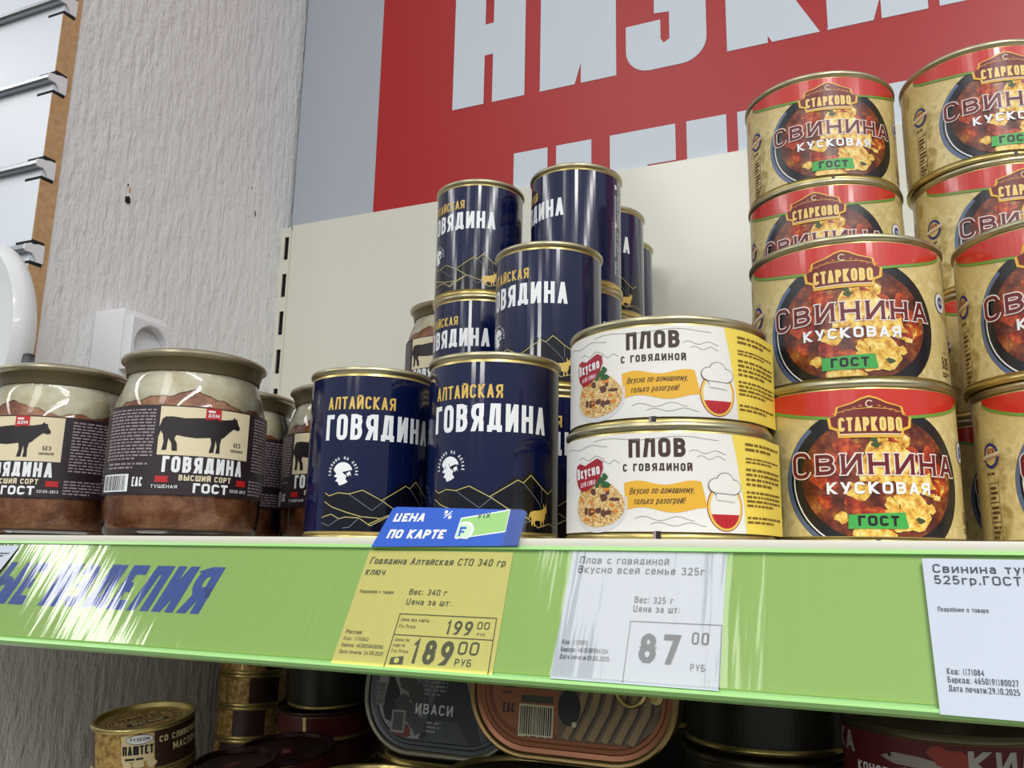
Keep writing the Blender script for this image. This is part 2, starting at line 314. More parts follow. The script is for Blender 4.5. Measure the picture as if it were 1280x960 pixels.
class Art:
    def __init__(s): s.p = []            # (points, material, layer)
    def poly(s, pts, M, L=0): s.p.append(([(float(a), float(b)) for a, b in pts], M, L)); return s
    def rect(s, x0, y0, x1, y1, M, L=0): return s.poly([(x0,y0),(x1,y0),(x1,y1),(x0,y1)], M, L)
    def ell(s, cx, cy, rx, ry, M, L=0, n=32): return s.poly([(cx+rx*math.cos(2*PI*i/n), cy+ry*math.sin(2*PI*i/n)) for i in range(n)], M, L)
    def line(s, pts, w, M, L=0, closed=False, hcut=False):
        P = [Vector((float(a), float(b))) for a, b in pts]; n = len(P)
        if closed: P = P+[P[0]]; n += 1
        Ls, Rs = [], []
        for i in range(n):
            d0 = (P[i]-P[i-1]) if i > 0 else ((P[0]-P[-2]) if closed else None)
            d1 = (P[i+1]-P[i]) if i < n-1 else ((P[1]-P[0]) if closed else None)
            d0 = d0.normalized() if d0 is not None and d0.length > 1e-9 else None
            d1 = d1.normalized() if d1 is not None and d1.length > 1e-9 else None
            if d0 is None and d1 is None: d0 = d1 = Vector((1, 0))
            if d0 is None or d1 is None:
                d = d1 if d0 is None else d0
                if hcut and abs(d.y) > .3: o = Vector((-1, 0))*(w/2/abs(d.y))*(1 if d.y > 0 else -1)
                else: o = Vector((-d.y, d.x))*w/2
            else:
                t = d0+d1
                if t.length < 1e-6: t = d0
                t.normalize(); nn = Vector((-t.y, t.x)); c = max(nn.dot(Vector((-d0.y, d0.x))), .45); o = nn*(w/2/c)
            Ls.append(P[i]+o); Rs.append(P[i]-o)
        for i in range(n-1):
            for tri in ((Rs[i], Rs[i+1], Ls[i+1]), (Rs[i], Ls[i+1], Ls[i])):
                if abs((tri[1]-tri[0]).cross(tri[2]-tri[0])) > 1e-14: s.p.append(([tuple(q) for q in tri], M, L))
        return s
    def glyph(s, ch, x, y, w, h, t, M, L, shear=0, serif=0, grow=0):
        def mp(a, b): X = t/2+a*(w-t); Y = t/2+b*(h-t); return (x+X+shear*Y, y+Y)
        for st in GL[ch][1]:
            q = []
            for i, (a, b) in enumerate(st):
                X, Y = mp(a, b)
                if i in (0, len(st)-1) and b in (0, 1):
                    o = st[1] if i == 0 else st[-2]
                    if abs(o[1]-b) <= 1e-6 and a in (0, 1): X += (-t/2 if a == 0 else t/2)
                    if abs(o[1]-b) > 1e-6:
                        Y2 = y+(0 if b == 0 else h)+(-grow if b == 0 else grow); X += shear*(Y2-Y); Y = Y2
                        if serif:
                            hy = t*.32+grow; yy = Y+(hy/2 if b == 0 else -hy/2)
                            s.line([(X-serif*t-grow, yy), (X+serif*t+grow, yy)], hy, M, L)
                elif i in (0, len(st)-1) and a in (0, 1):
                    o = st[1] if i == 0 else st[-2]
                    if abs(o[1]-b) < 1e-6: X += (-t/2 if a == 0 else t/2)
                q.append((X, Y))
            s.line(q, t+2*grow, M, L, hcut=True)
    def text(s, txt, x, y, h, M, L=0, width=None, t=.2, wf=.55, gap=.14, shear=0, serif=0, grow=0, align='c', space=.35, hfun=None, yfun=None):
        """block lettering; x is the centre (or left) of the line, y its baseline, width the whole line"""
        ws = [(GL[c][0]*wf if c in GL else space) for c in txt]
        tot = sum(ws)+gap*(len(txt)-1); k = h if width is None else width/tot
        X = x-(tot*k/2 if align == 'c' else 0)
        for i, c in enumerate(txt):
            if c in GL:
                hh = h if hfun is None else h*hfun(i, len(txt)); yy = y if yfun is None else y+yfun(i, len(txt))
                s.glyph(c, X, yy, ws[i]*k, hh, t*h, M, L, shear, serif, grow)
            X += (ws[i]+gap)*k
        return s
    def btext(s, txt, x, y, h, M, L=0, width=None, bold=0, shear=0, align='LEFT', rot=0, wf=.62):
        """mixed-case lettering of cap height h on a baseline through (x, y)"""
        t = .115+bold*2.4; ws = [(GL[c][0]*wf*(.86 if c in LOWER else 1) if c in GL else .32) for c in txt]; gap = .16+bold
        tot = sum(ws)+gap*(len(txt)-1); k = h if width is None else width/tot
        n0 = len(s.p); X = {'LEFT': 0, 'CENTER': -tot*k/2, 'RIGHT': -tot*k}[align]
        for c, w_ in zip(txt, ws):
            if c in GL: s.glyph(c, X, 0, w_*k, h*(.74 if c in LOWER else 1), min(t*h, w_*k*.42 if GL[c][0] > .4 else 9), M, L, shear)
            X += (w_+gap)*k
        cr, sr = math.cos(rot), math.sin(rot)
        s.p[n0:] = [([(x+a*cr-b*sr, y+a*sr+b*cr) for a, b in q], m_, l_) for q, m_, l_ in s.p[n0:]]
        return s
    def microlines(s, x0, y0, x1, y1, rows, M, L=0, fill=.62, seed=1):
        rg = random.Random(seed); ph = (y1-y0)/rows
        for r in range(rows):
            y = y1-(r+1)*ph+ph*.2; x = x0; end = x1 if r < rows-1 else x0+(x1-x0)*.7
            while x < end:
                w = min(rg.uniform(.8, 3.2)*ph*.9, end-x); s.rect(x, y, x+w, y+ph*fill, M, L); x += w+ph*.45
        return s
    def blob(s, cx, cy, rx, ry, M, L=0, seed=0, n=14, j=.3):
        rg = random.Random(seed)
        return s.poly([(cx+rx*(1-j+2*j*rg.random())*math.cos(2*PI*i/n), cy+ry*(1-j+2*j*rg.random())*math.sin(2*PI*i/n)) for i in range(n)], M, L)
    def clip(s, x0=None, y0=None, x1=None, y1=None):
        s.cl = (x0, y0, x1, y1); return s
    def build(s, name, parent, fn, step=None, dl=.00007, base=0):
        """fn(x, y, out) gives the 3D point; step = spacing of the vertical cuts that let it bend"""
        me = bpy.data.meshes.new(name); mats = []; bm = bmesh.new()
        lay = bm.verts.layers.float.new('lay')
        for ip, (pts, M, L) in enumerate(s.p):
            L = L+.03*(ip % 9)
            if M not in mats: mats.append(M)
            try:
                f = bm.faces.new([bm.verts.new((a, b, 0)) for a, b in pts]); f.material_index = mats.index(M)
                for q in f.verts: q[lay] = L
            except ValueError: pass
        big = [f for f in bm.faces if len(f.verts) > 4]
        if big: bmesh.ops.triangulate(bm, faces=big)
        if hasattr(s, 'cl'):
            for val, co, no in ((s.cl[0], 0, -1), (s.cl[1], 1, -1), (s.cl[2], 0, 1), (s.cl[3], 1, 1)):
                if val is None: continue
                c = [0, 0, 0]; c[co] = val; nn = [0, 0, 0]; nn[co] = no
                bmesh.ops.bisect_plane(bm, geom=bm.verts[:]+bm.edges[:]+bm.faces[:], plane_co=c, plane_no=nn, clear_outer=True)
        if step and bm.verts:
            xa = min(q.co.x for q in bm.verts); xb = max(q.co.x for q in bm.verts)
            k = math.ceil(xa/step+1e-6)
            while k*step < xb-1e-7:
                bmesh.ops.bisect_plane(bm, geom=bm.verts[:]+bm.edges[:]+bm.faces[:], plane_co=(k*step, 0, 0), plane_no=(1, 0, 0)); k += 1
        for f in bm.faces:
            f.normal_update()
            if f.normal.z < 0: f.normal_flip()
        for q in bm.verts: q.co = fn(q.co.x, q.co.y, base+q[lay]*dl)
        bm.to_mesh(me); bm.free()
        for M in mats: me.materials.append(M)
        o = bpy.data.objects.new(name, me); return link(o, parent)
def cyl(r, a_flat=None):
    """label plane to cylinder: x = arc length from the front (-Y), y = height"""
    def fn(x, y, d):
        a = x/r
        if a_flat is not None and a > a_flat:
            e = x-r*a_flat; a0 = a_flat
            return ((r+d)*math.sin(a0)+e*math.cos(a0), -(r+d)*math.cos(a0)+e*math.sin(a0), y)
        return ((r+d)*math.sin(a), -(r+d)*math.cos(a), y)
    return fn
def flat(o, ex, ey):
    o, ex, ey = Vector(o), Vector(ex), Vector(ey); n = ex.cross(ey).normalized()
    return lambda x, y, d: o+ex*x+ey*y+n*d

# ================================================================== the setting
def struct(name, mb, **k):
    o = mb.build(name, None, smooth=False, **k); o['kind'] = 'structure'; return o
XW = -.705
w = MB(); w.loft([[(XW-1.2, .522, z), (XW, .522, z), (XW, .90, z), (XW-1.2, .90, z)] for z in (-1.35, 1.3)], STUC)
struct('wall_left', w)                              # the stucco column: its side faces the shelf, its front the aisle
w = MB(); w.box((XW, .868, -1.35), (1.6, .92, 1.3), WALLG); struct('wall_back', w)
w = MB(); w.box((-3, -3.5, -1.40), (3, .92, -1.35), FLOORM); struct('floor', w)
chip = Art()
chip.blob(0, 0, .0035, .0045, DARKIN, 0, 3); chip.blob(.001, .012, .0012, .003, MDF, 0, 4); chip.blob(-.002, .016, .001, .0014, INK, 0, 5)
chip.blob(.18, .09, .0012, .002, MDF, 0, 7); chip.blob(.19, .06, .0012, .004, INK, 0, 8)
o = chip.build('wall_chips', None, flat((XW+.0008, .602, .349), (0, 1, 0), (0, 0, 1)))
tag(o, 'dark chips and specks knocked out of the white stucco column', 'wall damage', kind='stuff')

# slatwall board with aluminium slot inserts
sw = empty('slatwall_panel', (XW-.6, .503, .19), 0, 'white slatted display board with a raw brown edge on the column front', 'display board')
sl_z = [.2585, .3410, .4285, .5125, .5985]
def at(o, p): return (p[0]-o.location[0], p[1]-o.location[1], p[2]-o.location[2])
w = MB(); w.box(at(sw, (XW-1.15, .503, .13)), at(sw, (XW+.0005, .5212, .80)), LAMI); w.build('board', sw, smooth=False)
w = MB()
zz = [.13]+[q for z in sl_z for q in (z-.012, z+.012)]+[.80]
for i in range(0, len(zz), 2):
    w.box(at(sw, (XW+.0005, .5028, zz[i])), at(sw, (XW+.0015, .5214, zz[i+1])), MDF)
for z in sl_z:
    w.box(at(sw, (XW+.0005, .5152, z-.012)), at(sw, (XW+.0015, .5214, z+.012)), MDF)
w.build('raw_edge', sw, smooth=False)
for z in sl_z:
    w = MB(); w.box(at(sw, (XW-.02, .5029, z-.0112)), at(sw, (XW+.0018, .5151, z-.0085)), DARKIN)
    w.box(at(sw, (XW-.02, .5029, z+.0085)), at(sw, (XW+.0018, .5151, z+.0112)), DARKIN); w.build('slot_hole', sw, smooth=False)
    prof = [(.5155,-.008),(.5155,.008),(.509,.008),(.5035,.0062),(.497,.0052),(.4955,.0035),(.4955,.0005),(.4975,-.0012),(.5035,-.0012),(.507,-.004),(.509,-.008)]
    w = MB(); w.loft([[at(sw, (x, y, z+dz)) for y, dz in prof] for x in (XW-1.15, XW+.001)], ALU); ins = w.build('slot_insert', sw, angle=30)
    w = MB(); w.loft([[at(sw, (x, y+(.0 if x < XW+.003 else 0), z+dz*1.08)) for y, dz in prof] for x in (XW+.001, XW+.003)], PVC); tag(w.build('end_cap', ins, angle=30), 'white end of the metal insert')

# back panel of the shelving bay with its slotted upright
bp = empty('shelf_back_panel', (-.1, .85, 0), 0, 'cream steel back panel of the shelving bay behind the cans', 'panel')
w = MB(); w.box(at(bp, (-.6925, .8500, -.40)), at(bp, (.62, .8562, .4135)), SKY_W); w.build('sheet', bp, smooth=False, bevel=.0008)
up_ = empty('shelf_upright', (-.708, .85, 0), 0, 'cream slotted steel upright at the left edge of the back panel', 'shelf upright')
w = MB(); zs_ = [.4085]
zc = .3815
x0, x1, xa, xb = -.7245, -.6920, -.7005, -.6935
def U(a, b, M): w.box(at(up_, a), at(up_, b), M)
U((x0, .846, -.40), (xa, .848, .4095), SKY_W); U((xb, .846, -.40), (x1, .848, .4095), SKY_W)
U((x0, .848, -.40), (x0+.002, .8562, .4095), SKY_W); U((x1-.0005, .848, -.40), (x1, .8500, .4095), SKY_W); U((x0, .848, .4075), (x1, .8562, .4095), SKY_W)
top = .4095
for i in range(16):
    z = zc-.05*i
    U((xa, .846, z+.0155), (xb, .8480, top), SKY_W); top = z-.0155
U((xa, .846, -.40), (xb, .848, top), SKY_W)
w.build('slotted_post', up_, smooth=False)
w = MB(); U((x0+.002, .8500, -.4), (x1-.001, .8562, .4070), DARKIN); w.build('slot_cavity', up_, smooth=False)  # near-black block behind the slots paints in their inner shade

# promotion banner on the wall above
bn = empty('promotion_banner', (-.2, .8675, .25), 0, 'large red and grey wall banner with huge pale block letters above the shelf', 'banner')
w = MB(); w.box(at(bn, (-.6995, .857, .25)), at(bn, (.75, .8675, .95)), BANM); w.build('board', bn, smooth=False)
a = Art(); a.rect(-.5745, .25, .75, .95, BANR); a.build('red_field', bn, flat(at(bn, (0, .8566, 0)), (1, 0, 0), (0, 0, 1)))
a = Art(); hb = .172; tb = .0425
for ch, x, wd in (('Н', -.4667, .0963), ('И', -.3506, .0935), ('К', -.1331, .092), ('И', -.0306, .0935), ('Е', .0730, .078)):
    a.glyph(ch, x, .5335, wd, hb, tb, BANG, 0)
x0, x1, y0, y1, rr_ = -.2455, -.1545, .5310, .7060, .028       # the wide З with its narrow counters
ym = (y0+y1)/2
a.poly([(x0+.0430, y0), (x1-rr_, y0)]+arc(x1-rr_, y0+rr_, rr_, rr_, -90, 0, 8)+[(x1, ym-.012), (x1-.006, ym), (x1, ym+.012)]+arc(x1-rr_, y1-rr_, rr_, rr_, 0, 90, 8)+[(x0+.0430, y1), (x0+.0430, y1-.030), (x1-.0400, y1-.034), (x1-.0400, ym+.018), (x0+.0330, ym+.016), (x0+.0330, ym-.018), (x1-.0410, ym-.020), (x1-.0410, y0+.034), (x0+.0430, y0+.030)], BANG, 0)
for q, sg in ((y0, 1), (y1, -1)):
    st = arc(x0+rr_, q+sg*rr_, rr_, rr_, 270 if sg > 0 else 90, 180, 8)+[(x0, q+sg*.060), (x0+.0400, q+sg*.060), (x0+.0400, q+sg*.036), (x0+.0435, q+sg*.030), (x0+.0435, q)]
    a.poly(st, BANG, 0)
for ch, x, wd in (('Ц', -.3824, .105), ('Е', -.2651, .074), ('Н', -.1790, .0965), ('Ы', -.0700, .128)):
    a.glyph(ch, x, .4605-hb, wd, hb, tb, BANG, 0)
a.build('lettering', bn, flat(at(bn, (0, .8562, 0)), (1, 0, 0), (0, 0, 1)))

# socket box on the column side
sk = empty('wall_socket', (XW, .60, .185), 0, 'white surface mounted power socket box on the stucco column', 'socket')
w = MB(); w.box(at(sk, (XW, .579, .150)), at(sk, (XW+.040, .634, .2235)), PVC); w.build('housing', sk, bevel=.003)
w = MB(); n = 40; fx = XW+.040
def sq(a, h=.026):
    c, s_ = math.cos(a), math.sin(a); k = h/max(abs(c), abs(s_)); return (k*c, k*s_)
outer = [sq(2*PI*i/n) for i in range(n)]; circ = [(.0205*math.cos(2*PI*i/n), .0205*math.sin(2*PI*i/n)) for i in range(n)]
cy_, cz_ = .6065, .1890
lp = lambda pts, x: [at(sk, (x, cy_+p, cz_+q)) for p, q in pts]
w.loft([lp(outer, fx), lp(outer, fx+.009), lp([(p*.96, q*.96) for p, q in outer], fx+.0105), lp([(p*1.06, q*1.06) for p, q in circ], fx+.0105), lp(circ, fx+.0095), lp(circ, fx-.004)], PVC, False, True)
w.build('face_plate', sk, angle=35)
for s_ in (-.0095, .0095):
    w = MB(); w.tube([at(sk, (fx-.0042, cy_+s_, cz_)), at(sk, (fx-.0036, cy_+s_, cz_))], .0026, DARKIN, 12); w.build('contact_hole', sk)

# white round package hanging on the slatwall, cut by the left frame edge
pk = empty('hanging_package', (-.69, .470, .13), 0, 'white rounded plastic package hanging before the slatted board, cut by the frame', 'package')
n = 48; PCX, PCZ, PRX, PRZ = -.715, .165, .070, .092
pkm = mat('package_film', srgb(222, 224, 224), .25, 0, .5, .3)
w = MB(); L = []
for d, k in ((-.010, .80), (-.012, .93), (-.006, .985), (0, 1.0), (.006, .985), (.010, .93), (.009, .8)):
    L.append([at(pk, (PCX+PRX*k*math.cos(2*PI*i/n), .470+d, PCZ+PRZ*k*math.sin(2*PI*i/n))) for i in range(n)])
w.loft(L, pkm); w.build('pouch', pk)
a = Art(); a.blob(-.700, .217, .009, .005, GOLDP, 0, 4, 10, .2); a.poly([(-.686, .224), (-.6845, .2252), (-.6775, .2145), (-.679, .2132)], INK, 0)
a.build('print', pk, flat(at(pk, (0, .4572, 0)), (1, 0, 0), (0, 0, 1)), base=.0012)
w = MB(); w.box(at(pk, (-.668, .468, .118)), at(pk, (-.640, .474, .150)), FILM); tag(w.build('sealed_tab', pk, smooth=False), 'clear plastic tab')

# ================================================================== the shelf and its price rail
YF = .3773
sh = empty('shelf', (0, .6, 0), 0, 'long cream steel shelf the cans and jars stand on', 'shelf')
w = MB(); w.box(at(sh, (-.690, YF+.008, -.028)), at(sh, (.62, .845, 0)), SHELFM); w.build('deck', sh, smooth=False, bevel=.0006)
w = MB(); w.box(at(sh, (-.690, YF-.0015, -.0032)), at(sh, (.62, YF+.0085, .0008)), SHELFM); w.build('front_lip', sh, bevel=.0008)
SL = R(28.338); ED = Vector((0, -math.sin(SL), -math.cos(SL))); NR = Vector((0, -math.cos(SL), math.sin(SL)))
RO = Vector((0, YF, -.0034))
def rail(u, s, d=0): return RO+Vector((u, 0, 0))+ED*s+NR*d
rl = empty('price_rail', (0, YF, -.03), 0, 'lime green plastic price rail running along the shelf front', 'price rail')
def rfn(org): 
    oo = Vector(org.location)
    return lambda x, y, d: rail(x, -y, d)-oo
rf = rfn(rl)
w = MB(); pr = [(.001, -.004), (.0010, -.0002), (.058, -.0002), (.0618, -.0002), (.0622, .0024), (.0636, .0026), (.0645, .0005), (.0640, -.0035), (.060, -.0045)]
w.loft([[rf(u, -s, d) for s, d in pr] for u in (-.690, .62)], LIMEP); w.build('channel', rl, angle=30)
a = Art(); a.rect(-.690, -.0600, .62, -.0022, LIME); a.build('lime_insert', rl, rf, base=.0001)
a = Art(); a.text('ЫЕ ИЗДЕЛИЯ', -.5000, -.0412, .0270, RAILB, width=.1665, t=.215, wf=.62, gap=.11, shear=.16, align='l', space=.3)
a.build('rail_lettering', rl, rf, base=.0003)
a = Art(); a.rect(-.690, -.0600, .62, -.0012, COVER); cv = a.build('clear_cover', rl, rf, step=.05, base=.0016); tag(cv, 'clear glossy cover strip')
w = MB(); w.loft([[rf(u, -s, d) for s, d in ((.0005, -.002), (.0005, .0022), (.0022, .0022), (.0022, -.002))] for u in (-.690, .62)], LIMEP); w.build('top_clip', rl, smooth=False)

def rtag(name, label, cat, u, s, group='price tags in the rail'):
    e = empty(name, rail(u, s), 0, label, cat, group); return e, rfn(e)
# yellow price tag
t, f = rtag('price_tag', 'yellow card price tag reading 189 00 under the blue card-price flag', 'price tag', -.2, .034)
a = Art(); a.poly([(-.2426, -.0030), (-.1640, -.0030), (-.1605, -.0619), (-.2426, -.0619)], YPAPER)
a.build('card', t, f, base=.0005)
a = Art()
a.btext('Говядина Алтайская СТО 340 гр', -.2400, -.0105, .0037, INKY, bold=.012, width=.0735, shear=.1)
a.btext('ключ', -.2405, -.0165, .0037, INKY, bold=.012, width=.0110, shear=.1)
a.btext('Подробнее о товаре', -.2400, -.0262, .0018, INKY, width=.0190)
a.btext('Вес: 340 г', -.2125, -.0262, .0030, INKY, bold=.012, width=.0200)
a.btext('Цена за шт:', -.2125, -.0312, .0030, INKY, bold=.012, width=.0235)
a.btext('Россия', -.2400, -.0470, .0020, INKY, bold=.01, width=.0085)
a.btext('Код: 1171062', -.2400, -.0502, .0018, INKY, width=.0135)
a.btext('Баркод: 4630036628386', -.2400, -.0534, .0018, INKY, width=.0225)
a.btext('Дата печати: 24.09.2025', -.2400, -.0566, .0018, INKY, width=.0235)
a.line([(-.2140, -.0617), (-.2140, -.0360), (-.1645, -.0360)], .0004, INKY)
a.line([(-.2140, -.0462), (-.1638, -.0462)], .0004, INKY); a.line([(-.1645, -.0360), (-.1625, -.0617)], .0004, INKY)
a.btext('Цена без карты', -.2125, -.0395, .0017, INKY, width=.0150); a.btext('Fix Price', -.2125, -.0428, .0017, INKY, width=.0085)
a.btext('199', -.1880, -.0446, .0066, INKY, bold=.02, width=.0130); a.btext('00', -.1730, -.0415, .0034, INKY, bold=.012, width=.0060); a.btext('РУБ', -.1722, -.0447, .0014, INKY, width=.0040)
a.btext('Цена по', -.2125, -.0492, .0016, INKY, width=.0075); a.btext('карте', -.2125, -.0518, .0016, INKY, width=.0060); a.btext('Fix Price', -.2125, -.0546, .0016, INKY, width=.0085)
a.btext('189', -.2020, -.0590, .0112, INKY, bold=.03, width=.0205); a.btext('00', -.1795, -.0536, .0060, INKY, bold=.012, width=.0100); a.btext('РУБ', -.1795, -.0588, .0032, INKY, bold=.01, width=.0080)
a.poly([(-.2118, -.0570), (-.2055, -.0560), (-.2050, -.0598), (-.2118, -.0602)], INKY); a.ell(-.2085, -.0582, .0013, .0013, YPAPER, 1)
a.build('price_print', t, f, base=.0008)
# white tag under the pilaf cans
t, f = rtag('price_tag', 'white price tag reading 87 00 below the two white and yellow cans', 'price tag', -.1, .03)
a = Art(); a.poly([(-.1345, -.0022), (-.0660, -.0022), (-.0655, -.0610), (-.1345, -.0610)], PAPERG); a.build('card', t, f, base=.0005)
a = Art()
a.btext('Плов с говядиной', -.1305, -.0082, .0036, INK, bold=.012, width=.0405); a.btext('Вкусно всей семье 325г', -.1305, -.0128, .0036, INK, bold=.012, width=.0560)
a.btext('Вес: 325 г', -.1030, -.0262, .0030, INK, bold=.012, width=.0165); a.btext('Цена за шт:', -.1030, -.0302, .0030, INK, bold=.012, width=.0195)
a.line([(-.1035, -.0606), (-.1035, -.0345), (-.0658, -.0345)], .0003, INK); a.line([(-.0660, -.0345), (-.0656, -.0606)], .0003, INK)
a.btext('87', -.0985, -.0520, .0125, INK, bold=.035, width=.0165); a.btext('00', -.0775, -.0432, .0052, INK, bold=.015, width=.0068); a.btext('РУБ', -.0772, -.0540, .0028, INK, bold=.008, width=.0058)
a.btext('Код: 1173093', -.1318, -.0460, .0020, INK, width=.0110); a.btext('Баркод: 4610180984324', -.1318, -.0492, .0020, INK, width=.0205); a.btext('Дата печати:09.06.2025', -.1318, -.0524, .0020, INK, width=.0215)
a.build('price_print', t, f, base=.0008)
# white tag at the right
t, f = rtag('price_tag', 'white price tag for pork stew at the right end of the rail', 'price tag', .04, .03)
a = Art(); a.poly([(.0084, -.0045), (.0860, -.0045), (.0860, -.0648), (.0098, -.0642)], PAPERO); a.build('card', t, f, base=.0029)
a = Art()
a.btext('Свинина тушеная', .0118, -.0105, .0036, INK, bold=.014, width=.0450); a.btext('525гр.ГОСТ', .0120, -.0152, .0036, INK, bold=.014, width=.0285)
a.btext('Подробнее о товаре', .0122, -.0262, .0018, INK, width=.0165)
a.btext('Код: 1171084', .0132, -.0498, .0022, INK, width=.0115); a.btext('Баркод: 4650191180027', .0132, -.0528, .0022, INK, width=.0215); a.btext('Дата печати:29.10.2025', .0132, -.0559, .0022, INK, width=.0215)
a.build('price_print', t, f, base=.0031)
# corner of a white tag at the left frame edge
t, f = rtag('price_tag', 'white price tag covering the start of the blue lettering, cut by the frame', 'price tag', -.51, .02)
a = Art(); a.poly([(-.5700, -.0040), (-.4950, -.0040), (-.5000, -.0260), (-.5040, -.0480), (-.5700, -.0480)], PAPERO); a.build('card', t, f, base=.0022)
a = Art(); a.microlines(-.5130, -.0120, -.4995, -.0085, 2, INK, 0, .5, 4); a.build('price_print', t, f, base=.0025)
# blue card-price flag clipped on the rail
fg = empty('price_flag', rail(-.2, -.008), 0, 'glossy blue plastic flag reading price by card above the yellow tag', 'price flag'); ff = rfn(fg)
w = MB(); fo = [(-.2402, -.0026), (-.1612, -.0012), (-.1606, .0172), (-.1640, .0182), (-.2330, .0206), (-.2352, .0194)]
w.loft([[ff(x, y, d) for x, y in fo] for d in (.0030, .0036)], FLAGB); w.build('flag_plate', fg, smooth=False)
a = Art(); a.text('ЦЕНА', -.2238, .0118, .0048, WHITEP, width=.0178, t=.24, wf=.72, gap=.12, shear=.18)
a.text('ПО КАРТЕ', -.2172, .0022, .0050, WHITEP, width=.0320, t=.24, wf=.72, gap=.12, shear=.18)
a.ell(-.2035, .0172, .0010, .0010, WHITEP); a.ell(-.2008, .0142, .0010, .0010, WHITEP); a.line([(-.2040, .0138), (-.2003, .0178)], .0005, WHITEP); a.line([(-.2045, .0155), (-.2000, .0160)], .0003, WHITEP)
a.build('flag_lettering', fg, ff, base=.0037)
a = Art(); a.poly([(-.1950, .0028), (-.1945, .0138), (-.1690, .0185), (-.1688, .0060), (-.1940, .0020)], WHITEP, 0)
a.poly([(-.1945, .0032), (-.1940, .0132), (-.1695, .0178), (-.1693, .0066), (-.1938, .0025)], CARDG, 1)
a.poly(arc(-.1908, .0065, .0052, .0052, -60, 120, 12)+[(-.1940, .010), (-.1940, .0026)], WHITEP, 2)
a.poly(arc(-.1912, .0062, .0044, .0044, -50, 115, 12)+[(-.1938, .010), (-.1938, .0028)], mat('pale_green', srgb(196, 226, 190), .4), 3)
a.rect(-.1932, .0034, -.1922, .0086, FLAGB, 4); a.rect(-.1932, .0074, -.1898, .0086, FLAGB, 4); a.rect(-.1932, .0054, -.1904, .0064, FLAGB, 4)
a.btext('FIX', -.1848, .0132, .0026, INK, 4, bold=.015, width=.0062, rot=.12)
a.build('printed_card', fg, ff, base=.0037)
a = Art(); a.poly([(-.1690, -.0013), (-.1585, -.0010), (-.1590, .0150), (-.1620, .0184), (-.1690, .0188)], FILM); a.build('clear_edge', fg, ff, base=.0041)

# ================================================================== cans
def can_shell(e, h, rb, rr, bodym=None, rim=None, end=None):
    rim = rim or GOLD; end = end or TINEND
    w = MB(); w.lathe([(rb-.0004, .0038), (rb, .0046), (rb, h-.0046), (rb-.0004, h-.0038)], bodym or rim, 96); w.build('body', e)
    w = MB(); w.lathe([(0, .0040), (rr-.008, .0040), (rr-.0045, .0030), (rr-.0034, .0004), (rr-.0022, 0), (rr-.0006, .0002), (rr, .0010), (rr, .0026), (rr-.0005, .0032), (rb-.0003, .0042)], rim, 96); w.build('bottom_rim', e)
    w = MB(); w.lathe([(rb-.0003, h-.0042), (rr-.0005, h-.0032), (rr, h-.0026), (rr, h-.0010), (rr-.0006, h-.0002), (rr-.0022, h), (rr-.0034, h-.0004), (rr-.0042, h-.0035), (rr-.008, h-.0032), (rr-.011, h-.0040), (0, h-.0040)], end, 96); w.build('top_rim', e)
HA, HS, HP = .1011, .0796, .0538
def face(x, y, deg): return math.atan2(-x, y)+R(deg)

